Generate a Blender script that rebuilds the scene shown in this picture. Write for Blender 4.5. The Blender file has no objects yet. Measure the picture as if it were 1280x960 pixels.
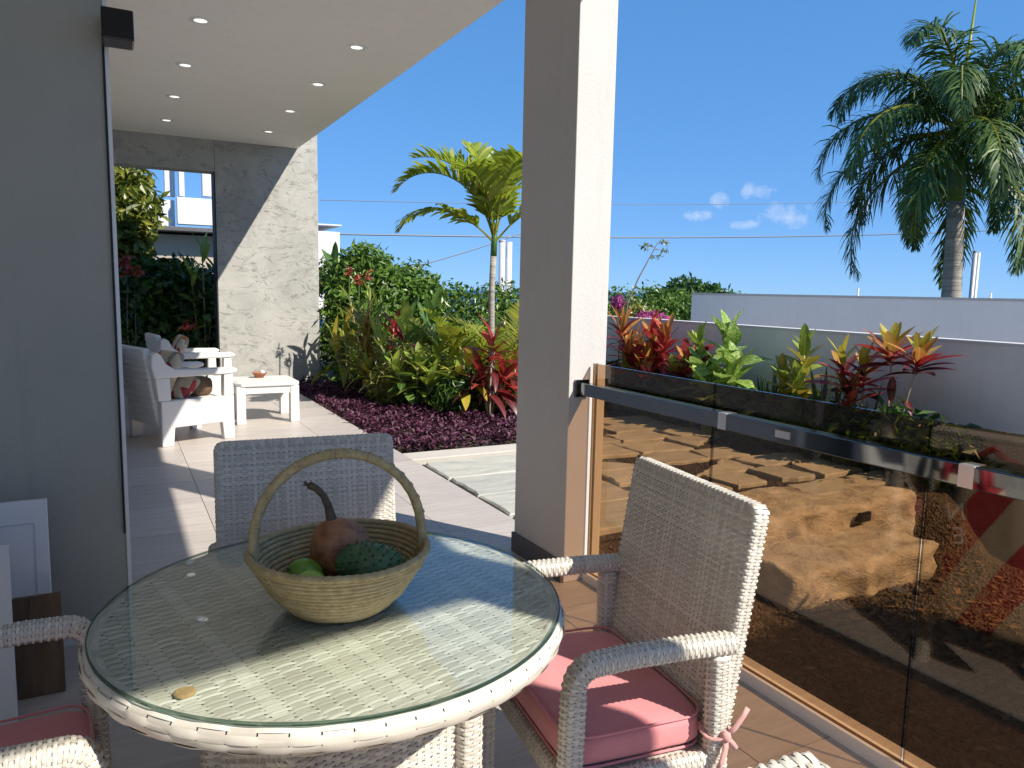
import bpy, math, random
import numpy as np
from mathutils import Matrix, Vector, Euler
R = math.radians
rng = random.Random(7)
nrng = np.random.default_rng(11)
scene = bpy.context.scene
COL = scene.collection

# ------------------------------------------------------------------ camera
CH = 1.4; FPX = 940.0
def cam_axes(vp=(139, 353), slope=0.02):
    Y = np.array([vp[0]-640, -(vp[1]-480), -FPX], float); Y /= np.linalg.norm(Y)
    Z = np.cross(np.array([1, -slope, 0]), Y); Z /= np.linalg.norm(Z)
    X = np.cross(Y, Z)
    return np.array([X, Y, Z])
CM = cam_axes()
cam_d = bpy.data.cameras.new('camera'); cam = bpy.data.objects.new('camera', cam_d); COL.objects.link(cam)
cam_d.sensor_width = 36; cam_d.lens = 36*FPX/1280; cam_d.clip_start = 0.05; cam_d.clip_end = 90000
m4 = Matrix.Identity(4)
for i in range(3):
    for j in range(3): m4[i][j] = CM[i][j]
m4.translation = (0, 0, CH)
cam.matrix_world = m4
scene.camera = cam

# ------------------------------------------------------------------ light
SUN = Vector((-0.60, 1.0, -1.02)).normalized()          # the way the light travels
elev = math.asin(-SUN.z); az_to = math.atan2(-SUN.x, -SUN.y)   # compass-like angle of the sun from +Y toward +X
world = bpy.data.worlds.new('World'); scene.world = world; world.use_nodes = True
wn = world.node_tree.nodes; wl = world.node_tree.links
for n in list(wn): wn.remove(n)
wo = wn.new('ShaderNodeOutputWorld'); wb = wn.new('ShaderNodeBackground'); sky = wn.new('ShaderNodeTexSky')
sky.sky_type = 'NISHITA'; sky.sun_disc = False; sky.sun_elevation = elev; sky.sun_rotation = az_to
sky.altitude = 0; sky.air_density = 0.6; sky.dust_density = 0.0; sky.ozone_density = 6.0
wb.inputs['Strength'].default_value = 0.091
hs = wn.new('ShaderNodeHueSaturation'); hs.inputs['Saturation'].default_value = 1.2
gm = wn.new('ShaderNodeGamma'); gm.inputs[1].default_value = .36
gn = wn.new('ShaderNodeMix'); gn.data_type = 'RGBA'; gn.blend_type = 'MULTIPLY'; gn.inputs[0].default_value = 1; gn.inputs[7].default_value = (1.02, 1.68, 2.60, 1)
wl.new(sky.outputs[0], hs.inputs['Color']); wl.new(hs.outputs[0], gm.inputs[0]); wl.new(gm.outputs[0], gn.inputs[6])
# small fair-weather clouds: soft noisy lobes at directions all round the horizon
def wmath(op, a, b=0.0):
    n = wn.new('ShaderNodeMath'); n.operation = op
    for v, i in ((a, 0), (b, 1)):
        if isinstance(v, (int, float)): n.inputs[i].default_value = v
        else: wl.new(v, n.inputs[i])
    return n.outputs[0]
def wdot(vec, c):
    n = wn.new('ShaderNodeVectorMath'); n.operation = 'DOT_PRODUCT'; n.inputs[1].default_value = c; wl.new(vec, n.inputs[0]); return n.outputs['Value']
wtc = wn.new('ShaderNodeTexCoord'); wdir = wtc.outputs['Generated']
wno = wn.new('ShaderNodeTexNoise'); wno.inputs['Scale'].default_value = 55; wno.inputs['Detail'].default_value = 6; wno.inputs['Roughness'].default_value = .6; wl.new(wdir, wno.inputs['Vector'])
cl_list = []
for (px, py, aw, ah) in [(984, 270, .040, .022), (946, 238, .026, .013), (901, 250, .015, .013), (870, 269, .022, .009), (925, 281, .024, .008), (1078, 258, .014, .012), (1225, 215, .030, .020)]:
    d = CM @ np.array([px-640, -(py-480), -FPX]); cl_list.append((d/np.linalg.norm(d), aw, ah))
for k in range(8):
    a = 1.9+k*.55; e = .10+.05*(k % 3); cl_list.append((np.array([math.cos(e)*math.sin(a), math.cos(e)*math.cos(a), math.sin(e)]), .03, .014))
acc = None
for d, aw, ah in cl_list:
    rt0 = np.cross(d, [0, 0, 1]); rt0 /= np.linalg.norm(rt0); up0 = np.cross(rt0, d)
    u = wmath('DIVIDE', wdot(wdir, tuple(rt0)), aw); v = wmath('DIVIDE', wdot(wdir, tuple(up0)), ah)
    r2 = wmath('ADD', wmath('MULTIPLY', u, u), wmath('MULTIPLY', v, v)); front = wmath('GREATER_THAN', wdot(wdir, tuple(d)), .5)
    m = wmath('MULTIPLY', wmath('MAXIMUM', wmath('SUBTRACT', 1.0, r2), 0), front)
    acc = m if acc is None else wmath('MAXIMUM', acc, m)
shp = wmath('ADD', acc, wmath('MULTIPLY', wmath('SUBTRACT', wno.outputs['Fac'], .5), 3.2))
shp = wmath('MULTIPLY', wmath('MINIMUM', wmath('MAXIMUM', wmath('SUBTRACT', shp, .32), 0), 1.0), wmath('MINIMUM', wmath('MULTIPLY', acc, 2.4), .34))
cmx = wn.new('ShaderNodeMix'); cmx.data_type = 'RGBA'; wl.new(shp, cmx.inputs[0]); wl.new(gn.outputs[2], cmx.inputs[6]); cmx.inputs[7].default_value = (5.4, 5.5, 6.0, 1)
wl.new(cmx.outputs[2], wb.inputs['Color']); wl.new(wb.outputs[0], wo.inputs['Surface'])
sd = bpy.data.lights.new('sun', 'SUN'); sd.energy = 3.55; sd.angle = R(0.53); sd.color = (1.0, 0.93, 0.82)
so = bpy.data.objects.new('sun', sd); COL.objects.link(so); so.rotation_euler = SUN.to_track_quat('-Z', 'Y').to_euler(); so.location = (6, -10, 12)
vs = scene.view_settings; vs.view_transform = 'Standard'; vs.look = 'None'; vs.gamma = 1; vs.use_curve_mapping = False
vs.exposure = 1.05
scene.cycles.transparent_max_bounces = 12; scene.cycles.max_bounces = 6; scene.cycles.diffuse_bounces = 4; scene.cycles.glossy_bounces = 4
scene.cycles.sample_clamp_indirect = 8

# ------------------------------------------------------------------ pixel helpers (a pixel gives a direction, a touched plane gives the distance)
def ray(px, py):
    d = CM @ np.array([px-640, -(py-480), -FPX]); return d/np.linalg.norm(d)
def onz(px, py, z):
    d = ray(px, py); t = (z-CH)/d[2]; return Vector((t*d[0], t*d[1], z))
def onx(px, py, x):
    d = ray(px, py); t = x/d[0]; return Vector((x, t*d[1], CH+t*d[2]))
def ony(px, py, y):
    d = ray(px, py); t = y/d[1]; return Vector((t*d[0], y, CH+t*d[2]))

# ------------------------------------------------------------------ materials
MATS = {}
class NT:
    def __init__(s, name):
        s.m = bpy.data.materials.new(name); s.m.use_nodes = True; s.t = s.m.node_tree; s.n = s.t.nodes; s.l = s.t.links
        s.p = s.n['Principled BSDF']; s.out = s.n['Material Output']; MATS[name] = s.m
    def add(s, typ, **kw):
        n = s.n.new(typ)
        for k, v in kw.items():
            if k in n.inputs: n.inputs[k].default_value = v
            else: setattr(n, k, v)
        return n
    def link(s, a, b): s.l.new(a, b)
    def set(s, **kw):
        for k, v in kw.items():
            k = k.replace('_', ' ')
            s.p.inputs[k].default_value = v
    def coord(s, kind='Object', scale=(1, 1, 1), rot=(0, 0, 0)):
        tc = s.add('ShaderNodeTexCoord'); mp = s.add('ShaderNodeMapping'); mp.inputs['Scale'].default_value = scale; mp.inputs['Rotation'].default_value = rot
        s.link(tc.outputs[kind], mp.inputs['Vector']); return mp.outputs[0]
    def noise(s, vec, scale=5, detail=4, rough=.55, dist=0):
        n = s.add('ShaderNodeTexNoise'); n.inputs['Scale'].default_value = scale; n.inputs['Detail'].default_value = detail
        n.inputs['Roughness'].default_value = rough; n.inputs['Distortion'].default_value = dist
        if vec: s.link(vec, n.inputs['Vector'])
        return n.outputs['Fac']
    def ramp(s, fac, stops):
        r = s.add('ShaderNodeValToRGB'); e = r.color_ramp.elements
        while len(e) < len(stops): e.new(0.5)
        for k, (p, c) in enumerate(stops):
            e[k].position = p; e[k].color = (*c, 1) if len(c) == 3 else c
        s.link(fac, r.inputs[0]); return r.outputs[0]
    def mix(s, fac, a, b, mode='MIX'):
        n = s.add('ShaderNodeMix', data_type='RGBA', blend_type=mode)
        for v, i in ((fac, 0), (a, 6), (b, 7)):
            if isinstance(v, (int, float)): n.inputs[i].default_value = v
            elif isinstance(v, tuple): n.inputs[i].default_value = (*v, 1)
            else: s.link(v, n.inputs[i])
        return n.outputs[2]
    def math(s, op, a, b=0.0):
        n = s.add('ShaderNodeMath', operation=op)
        for v, i in ((a, 0), (b, 1)):
            if isinstance(v, (int, float)): n.inputs[i].default_value = v
            else: s.link(v, n.inputs[i])
        return n.outputs[0]
    def col(s, v):
        if isinstance(v, tuple): s.p.inputs['Base Color'].default_value = (*v, 1)
        else: s.link(v, s.p.inputs['Base Color'])
    def bump(s, h, strength=.3, dist=.01):
        b = s.add('ShaderNodeBump'); b.inputs['Strength'].default_value = strength; b.inputs['Distance'].default_value = dist
        s.link(h, b.inputs['Height']); s.link(b.outputs[0], s.p.inputs['Normal'])

def plaster(name, c, var=.06, rough=.85):
    t = NT(name); v = t.coord()
    f = t.noise(v, 1.3, 6, .65); a = tuple(x*(1-var) for x in c); b = tuple(min(1, x*(1+var)) for x in c)
    base = t.ramp(f, [(.3, a), (.7, b)])
    f3 = t.noise(t.coord(scale=(6, 6, .5)), 1.5, 5, .7)
    base = t.mix(t.ramp(f3, [(.55, (0, 0, 0)), (.85, (.6, .6, .6))]), base, tuple(x*.78 for x in c))
    t.col(base); t.set(Roughness=rough); f2 = t.noise(v, 70, 5, .65); t.bump(t.math('ADD', f2, t.math('MULTIPLY', f, .8)), .32, .005); return t.m
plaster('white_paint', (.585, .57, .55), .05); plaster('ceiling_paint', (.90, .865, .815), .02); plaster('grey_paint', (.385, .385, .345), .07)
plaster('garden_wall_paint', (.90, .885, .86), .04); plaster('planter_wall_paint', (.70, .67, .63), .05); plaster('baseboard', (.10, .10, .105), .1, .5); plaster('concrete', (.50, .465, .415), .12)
plaster('far_paint', (.66, .665, .69), .03); plaster('far_paint_dull', (.70, .71, .75), .03); plaster('beige_paint', (.45, .39, .32), .1)

def simple(name, c, rough=.5, metal=0, spec=.5, var=0, nscale=30, bump=0, coat=0):
    t = NT(name)
    if var:
        v = t.coord(); f = t.noise(v, nscale, 5, .6)
        t.col(t.ramp(f, [(.3, tuple(x*(1-var) for x in c)), (.72, tuple(min(1, x*(1+var)) for x in c))]))
        if bump: t.bump(f, bump, .004)
    else: t.col(c)
    t.set(Roughness=rough, Metallic=metal); t.p.inputs['Specular IOR Level'].default_value = spec
    if coat: t.p.inputs['Coat Weight'].default_value = coat
    return t.m
simple('chrome', (.22, .23, .24), .06, 1); simple('aluminium', (.75, .75, .74), .35, .8); simple('black_plastic', (.015, .015, .017), .35)
simple('white_metal', (.82, .82, .80), .35); simple('black_rubber', (.012, .012, .012), .6); simple('pole_grey', (.42, .43, .45), .5, .3)
simple('wire', (.10, .12, .16), .5); simple('white_plastic', (.66, .64, .615), .38, var=.03, nscale=60)
simple('terracotta', (.36, .13, .06), .65, var=.15); simple('dark_cavity', (.02, .018, .015), .9)
simple('white_board', (.78, .79, .82), .4); simple('white_board_edge', (.55, .57, .6), .5); simple('clear_plastic_film', (.62, .64, .68), .25)
simple('spacer', (.85, .85, .83), .3); simple('amber_pad', (.36, .25, .11), .35, var=.25, nscale=90); simple('black_cloth', (.012, .012, .014), .8)
simple('dry_leaf', (.16, .10, .05), .8, var=.4, nscale=12); simple('step_light', (.03, .03, .03), .3)

# terrace tile: long streaky grain along x, shade changes from tile to tile
t = NT('tile'); oi = t.add('ShaderNodeObjectInfo'); v = t.coord(scale=(1.2, 14, 1)); f = t.noise(v, 2.0, 6, .6, .3)
c = t.ramp(f, [(.25, (.385, .345, .315)), (.55, (.485, .44, .405)), (.8, (.55, .50, .465))])
r = t.ramp(oi.outputs['Random'], [(0, (.90, .90, .90)), (1, (1.06, 1.05, 1.04))]); c = t.mix(1.0, c, r, 'MULTIPLY')
st = t.noise(t.coord('Object'), 3.1, 5, .65); c = t.mix(t.ramp(st, [(.55, (0, 0, 0)), (.8, (.3, .3, .3))]), c, (.33, .30, .275))
t.col(c); t.set(Roughness=.42); t.bump(f, .12, .002)
simple('grout', (.16, .155, .15), .9, var=.1)

# rough stone cladding
t = NT('stone_cladding'); oi = t.add('ShaderNodeObjectInfo'); v0 = t.add('ShaderNodeTexCoord')
ad = t.add('ShaderNodeVectorMath', operation='ADD'); t.link(v0.outputs['Object'], ad.inputs[0]); t.link(oi.outputs['Location'], ad.inputs[1]); v = ad.outputs[0]
f1 = t.noise(v, 2.2, 8, .68, .9); f2 = t.noise(v, 9, 7, .7, .4); f3 = t.noise(v, 45, 5, .65)
c = t.ramp(f1, [(.25, (.31, .305, .28)), (.46, (.385, .38, .345)), (.58, (.43, .42, .385)), (.75, (.50, .48, .44))])
c = t.mix(t.ramp(f2, [(.52, (0, 0, 0)), (.75, (.45, .45, .45))]), c, (.31, .31, .285))
vd = t.add('ShaderNodeVectorMath', operation='MULTIPLY'); vd.inputs[1].default_value = (1, 1, 2.6); t.link(v, vd.inputs[0])
crk = t.noise(vd.outputs[0], 1.7, 7, .62, 1.6); ck = t.math('ABSOLUTE', t.math('SUBTRACT', crk, .5))
cr = t.ramp(ck, [(.0, (1, 1, 1)), (.012, (.55, .55, .55)), (.03, (0, 0, 0))])
gate = t.ramp(f2, [(.45, (0, 0, 0)), (.6, (1, 1, 1))]); cg = t.mix(1.0, cr, gate, 'MULTIPLY')
c = t.mix(t.math('MULTIPLY', cg, .55), c, (.20, .195, .175)); t.col(c); t.set(Roughness=.85)
hh = t.math('SUBTRACT', t.math('ADD', t.math('MULTIPLY', f1, 1.2), t.math('MULTIPLY', f3, .25)), t.math('MULTIPLY', cg, .5)); t.bump(hh, .6, .02)

# path stones, rock, soil, gravel
def rock(name, stops, sc=3, rough=.85, bump=.5, stretch=(1, 1, 1), dist=.02):
    t = NT(name); oi = t.add('ShaderNodeObjectInfo'); tc = t.add('ShaderNodeTexCoord')
    mp = t.add('ShaderNodeMapping'); mp.inputs['Scale'].default_value = stretch; t.link(tc.outputs['Object'], mp.inputs['Vector'])
    ad = t.add('ShaderNodeVectorMath', operation='ADD'); t.link(mp.outputs[0], ad.inputs[0]); t.link(oi.outputs['Location'], ad.inputs[1])
    f = t.noise(ad.outputs[0], sc, 8, .66, .4); f2 = t.noise(ad.outputs[0], sc*8, 5, .6)
    c = t.ramp(f, stops); rr = t.ramp(oi.outputs['Random'], [(0, (.85, .86, .86)), (1, (1.08, 1.06, 1.03))]); c = t.mix(1.0, c, rr, 'MULTIPLY')
    t.col(c); t.set(Roughness=rough); t.bump(t.math('ADD', f, t.math('MULTIPLY', f2, .35)), bump, dist); return t.m
rock('flagstone', [(.25, (.30, .31, .28)), (.5, (.45, .45, .41)), (.75, (.56, .54, .48))], 2.2, .8, .55, (1, 3.5, 1))
rock('step_rock', [(.3, (.24, .215, .175)), (.45, (.42, .385, .325)), (.55, (.50, .465, .40)), (.7, (.66, .62, .54))], 5, .9, 1.0, (1, 1, 2.2), .03)
rock('soil', [(.25, (.035, .026, .018)), (.5, (.075, .055, .038)), (.8, (.13, .10, .07))], 6, .95, .9)
rock('hill', [(.3, (.05, .07, .025)), (.7, (.10, .11, .05))], .2, .95, .2)
t = NT('gravel'); v = t.coord(); vo = t.add('ShaderNodeTexVoronoi'); vo.inputs['Scale'].default_value = 55; t.link(v, vo.inputs['Vector'])
c = t.ramp(vo.outputs['Color'], [(.1, (.022, .016, .011)), (.5, (.055, .042, .029)), (.9, (.12, .095, .068))]); t.col(c); t.set(Roughness=.9); t.bump(vo.outputs['Distance'], 1.0, .02)
t = NT('pebble'); oi = t.add('ShaderNodeNewGeometry'); t.col(t.ramp(oi.outputs['Random Per Island'], [(0, (.018, .013, .009)), (.5, (.055, .042, .029)), (1, (.15, .12, .088))])); t.set(Roughness=.8)
t = NT('sea_water'); t.col((.05, .13, .30)); t.set(Roughness=.45); t.p.inputs['Specular IOR Level'].default_value = .35

# wicker: pale resin strands, each strand a little different
def wicker(name, c0, c1, c2):
    t = NT(name); g = t.add('ShaderNodeNewGeometry'); f = t.noise(t.coord(), 8, 4, .6); f2 = t.noise(t.coord(scale=(1, 1, 1)), 240, 2, .5)
    c = t.ramp(g.outputs['Random Per Island'], [(0, c0), (.5, c1), (1, c2)])
    c = t.mix(t.ramp(f, [(.5, (0, 0, 0)), (.8, (.30, .30, .30))]), c, tuple(x*.72 for x in c0)); t.col(c); t.set(Roughness=.48)
    t.bump(f2, .12, .001); return t.m
wicker('wicker', (.50, .46, .40), (.62, .58, .505), (.72, .68, .60))
wicker('wicker_top', (.50, .47, .39), (.64, .61, .52), (.76, .73, .64))
simple('wicker_core', (.17, .155, .135), .9)
# fabrics
def fabric(name, c, c2=None, sc=420):
    t = NT(name); v = t.coord(); w = t.noise(v, sc, 2, .5); f = t.noise(v, 7, 5, .6)
    c2 = c2 or tuple(x*.78 for x in c); t.col(t.ramp(f, [(.3, c2), (.7, c)])); t.set(Roughness=.9); t.p.inputs['Sheen Weight'].default_value = .25; t.bump(t.math('ADD', t.math('MULTIPLY', w, .4), f), .22, .006); return t.m
fabric('pink_fabric', (.70, .27, .28), (.61, .215, .225)); fabric('cream_fabric', (.66, .61, .50)); fabric('pink_tie', (.70, .36, .34))
t = NT('print_fabric'); v = t.coord(); vo = t.add('ShaderNodeTexVoronoi'); vo.inputs['Scale'].default_value = 12; t.link(v, vo.inputs['Vector'])
sp = t.add('ShaderNodeSeparateColor'); t.link(vo.outputs['Color'], sp.inputs[0])
t.col(t.ramp(sp.outputs[0], [(0, (.62, .50, .36)), (.30, (.40, .05, .05)), (.48, (.66, .55, .42)), (.66, (.50, .18, .05)), (.8, (.30, .28, .22)), (1, (.70, .62, .50))])); t.n[t.n.find('Color Ramp')].color_ramp.interpolation = 'CONSTANT'; t.set(Roughness=.9)
t = NT('tote_fabric'); tc = t.add('ShaderNodeTexCoord'); sp = t.add('ShaderNodeSeparateXYZ'); t.link(tc.outputs['Object'], sp.inputs[0])
dd = t.math('ADD', t.math('MULTIPLY', sp.outputs['Z'], .55), sp.outputs['X']); wv = t.math('FRACT', t.math('MULTIPLY', dd, 4.2))
rp = t.ramp(wv, [(0, (.50, .40, .27)), (.5, (.38, .022, .03))]); [x for x in t.n if x.type == 'VALTORGB'][-1].color_ramp.interpolation = 'CONSTANT'; t.col(rp); t.set(Roughness=.85)
simple('leather_red', (.45, .03, .04), .6); simple('brown_leather', (.13, .075, .04), .5, var=.2); simple('print_white', (.75, .70, .62), .8)
# timber board
t = NT('old_board'); v = t.coord(scale=(1, 1, .12)); f = t.noise(v, 30, 6, .6, .5); f2 = t.noise(t.coord(), 5, 5, .6)
c = t.ramp(f, [(.3, (.085, .05, .03)), (.7, (.17, .11, .07))]); c = t.mix(t.ramp(f2, [(.5, (0, 0, 0)), (.7, (.8, .8, .8))]), c, (.12, .07, .045)); t.col(c); t.set(Roughness=.8); t.bump(f, .4, .004)
# straw
t = NT('straw'); g = t.add('ShaderNodeNewGeometry'); f = t.noise(t.coord(), 60, 5, .65); f2 = t.noise(t.coord(), 9, 4, .6)
c = t.ramp(f, [(.3, (.30, .215, .10)), (.7, (.50, .40, .22))]); c = t.mix(t.ramp(f2, [(.45, (0, 0, 0)), (.75, (.4, .4, .4))]), c, (.36, .30, .15)); t.col(c); t.set(Roughness=.75); t.bump(f, .5, .003)
# fruit skins
def skin(name, stops, sc=18, rough=.4, bump=.1):
    t = NT(name); f = t.noise(t.coord(), sc, 5, .6, .3); t.col(t.ramp(f, stops)); t.set(Roughness=rough); t.bump(f, bump, .004); return t.m
skin('gourd_skin', [(.3, (.10, .035, .018)), (.45, (.27, .10, .04)), (.58, (.36, .16, .07)), (.72, (.20, .10, .075))], 30, .55, .7)
skin('green_fruit', [(.3, (.08, .21, .02)), (.6, (.17, .33, .04)), (.8, (.28, .36, .07))], 26, .35, .25)
skin('lime_fruit', [(.3, (.20, .38, .04)), (.6, (.34, .50, .08)), (.8, (.42, .50, .12))], 26, .35, .25)
skin('spiny_fruit', [(.3, (.04, .09, .04)), (.7, (.09, .17, .06))], 25, .55, .3)
skin('dry_stalk', [(.3, (.06, .045, .03)), (.7, (.14, .10, .06))], 50, .8, .6)
skin('bark', [(.3, (.10, .08, .06)), (.7, (.22, .19, .15))], 30, .9, .8)
skin('pale_stem', [(.3, (.25, .19, .13)), (.7, (.40, .32, .23))], 40, .8, .5)
t = NT('palm_trunk'); v = t.coord(scale=(.4, .4, 6)); f = t.noise(v, 3, 5, .6); t.col(t.ramp(f, [(.3, (.21, .19, .16)), (.7, (.42, .39, .34))])); t.set(Roughness=.9); t.bump(f, .8, .03)
skin('crownshaft', [(.3, (.045, .11, .02)), (.7, (.09, .17, .035))], 4, .4, .1)

def glass(name, tint, ior=1.5, rough=0.0):
    t = NT(name); t.n.remove(t.p); tr = t.add('ShaderNodeBsdfTransparent'); tr.inputs[0].default_value = (*tint, 1)
    gl = t.add('ShaderNodeBsdfGlossy'); gl.inputs['Roughness'].default_value = rough; fr = t.add('ShaderNodeFresnel'); ge = t.add('ShaderNodeNewGeometry'); t.link(t.math('SUBTRACT', ior, t.math('MULTIPLY', ge.outputs['Backfacing'], ior-1/ior)), fr.inputs['IOR'])
    mx = t.add('ShaderNodeMixShader'); t.link(fr.outputs[0], mx.inputs[0]); t.link(tr.outputs[0], mx.inputs[1]); t.link(gl.outputs[0], mx.inputs[2]); t.link(mx.outputs[0], t.out.inputs[0]); return t.m
glass('bronze_glass', (.715, .55, .39), 1.62); glass('table_glass', (.94, .965, .95)); glass('table_glass_edge', (.22, .31, .27)); glass('bronze_glass_edge', (.35, .27, .19))

def leafmat(name, stops, sc=20, rib=None, transl=.35, rough=.38, island=False, mottled=None):
    t = NT(name); tc = t.add('ShaderNodeTexCoord'); oi = t.add('ShaderNodeObjectInfo'); g = t.add('ShaderNodeNewGeometry')
    ad = t.add('ShaderNodeVectorMath', operation='ADD'); t.link(tc.outputs['Object'], ad.inputs[0]); t.link(oi.outputs['Location'], ad.inputs[1])
    f = t.noise(ad.outputs[0], sc, 4, .6, .3)
    rnd = g.outputs['Random Per Island'] if island else oi.outputs['Random']
    ff = t.math('ADD', t.math('MULTIPLY', f, .55), t.math('MULTIPLY', rnd, .5))
    c = t.ramp(ff, stops)
    if mottled:
        f2 = t.noise(ad.outputs[0], sc*2.2, 3, .6, .8); c = t.mix(t.ramp(f2, [(.5, (0, 0, 0)), (.56, (1, 1, 1))]), c, mottled)
    if rib:
        sp = t.add('ShaderNodeSeparateXYZ'); t.link(tc.outputs['Generated'], sp.inputs[0]); d = t.math('ABSOLUTE', t.math('SUBTRACT', sp.outputs['Y'], .5))
        c = t.mix(t.ramp(d, [(.02, (1, 1, 1)), (.09, (0, 0, 0))]), c, rib)
    t.col(c); t.set(Roughness=rough); t.bump(f, .15, .004)
    tl = t.add('ShaderNodeBsdfTranslucent'); t.link(c, tl.inputs[0]); mx = t.add('ShaderNodeMixShader'); mx.inputs[0].default_value = transl
    t.link(t.p.outputs[0], mx.inputs[1]); t.link(tl.outputs[0], mx.inputs[2]); t.link(mx.outputs[0], t.out.inputs[0]); return t.m
leafmat('leaf_green', [(.25, (.05, .12, .02)), (.6, (.10, .20, .035)), (.85, (.18, .29, .06))], rib=(.16, .24, .07))
leafmat('leaf_lime', [(.25, (.16, .25, .03)), (.6, (.28, .36, .045)), (.85, (.42, .47, .07))], rib=(.40, .44, .12))
leafmat('leaf_yellow', [(.25, (.24, .24, .03)), (.6, (.42, .36, .04)), (.85, (.52, .46, .08))], rib=(.55, .30, .06))
leafmat('leaf_orange', [(.25, (.30, .07, .025)), (.5, (.48, .17, .03)), (.85, (.56, .36, .07))], rib=(.55, .34, .10))
leafmat('leaf_red', [(.25, (.18, .014, .016)), (.55, (.40, .035, .03)), (.85, (.55, .09, .06))], rib=(.46, .10, .09))
leafmat('leaf_maroon', [(.25, (.045, .008, .012)), (.6, (.11, .016, .02)), (.85, (.20, .035, .035))], rib=(.22, .06, .05))
leafmat('leaf_variegated', [(.25, (.10, .22, .025)), (.6, (.20, .36, .04)), (.85, (.32, .46, .07))], sc=26, mottled=(.50, .58, .20))
leafmat('leaf_snake', [(.25, (.020, .045, .018)), (.6, (.045, .085, .03)), (.85, (.10, .15, .06))], sc=30, transl=.1)
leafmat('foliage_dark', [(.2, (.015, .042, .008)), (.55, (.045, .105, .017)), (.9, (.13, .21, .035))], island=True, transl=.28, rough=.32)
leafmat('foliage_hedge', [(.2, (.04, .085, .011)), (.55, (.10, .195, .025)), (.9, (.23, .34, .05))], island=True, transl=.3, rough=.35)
leafmat('foliage_yellow', [(.2, (.05, .085, .012)), (.5, (.15, .19, .025)), (.9, (.36, .34, .06))], island=True, transl=.35)
leafmat('foliage_olive', [(.2, (.07, .09, .018)), (.5, (.19, .21, .04)), (.9, (.38, .37, .09))], island=True, transl=.3)
leafmat('foliage_purple', [(.2, (.02, .006, .013)), (.5, (.075, .018, .045)), (.9, (.22, .065, .125))], island=True, transl=.2, rough=.6)
leafmat('foliage_pink', [(.2, (.30, .03, .16)), (.9, (.55, .10, .32))], island=True, transl=.3, rough=.6)
leafmat('foliage_red', [(.2, (.20, .02, .02)), (.9, (.50, .10, .05))], island=True, transl=.3)
leafmat('frond_dark', [(.2, (.020, .050, .010)), (.55, (.055, .118, .022)), (.9, (.17, .25, .05))], island=True, transl=.25, rough=.5, sc=2)
leafmat('frond_lime', [(.2, (.15, .23, .018)), (.55, (.35, .42, .04)), (.9, (.58, .56, .08))], island=True, transl=.48, rough=.35, sc=4)
leafmat('frond_gold', [(.2, (.16, .19, .02)), (.55, (.30, .31, .03)), (.9, (.46, .40, .05))], island=True, transl=.42, sc=4)
leafmat('spiky_leaf', [(.2, (.16, .19, .04)), (.55, (.36, .32, .07)), (.9, (.55, .28, .12))], island=True, transl=.3, sc=4)

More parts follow.
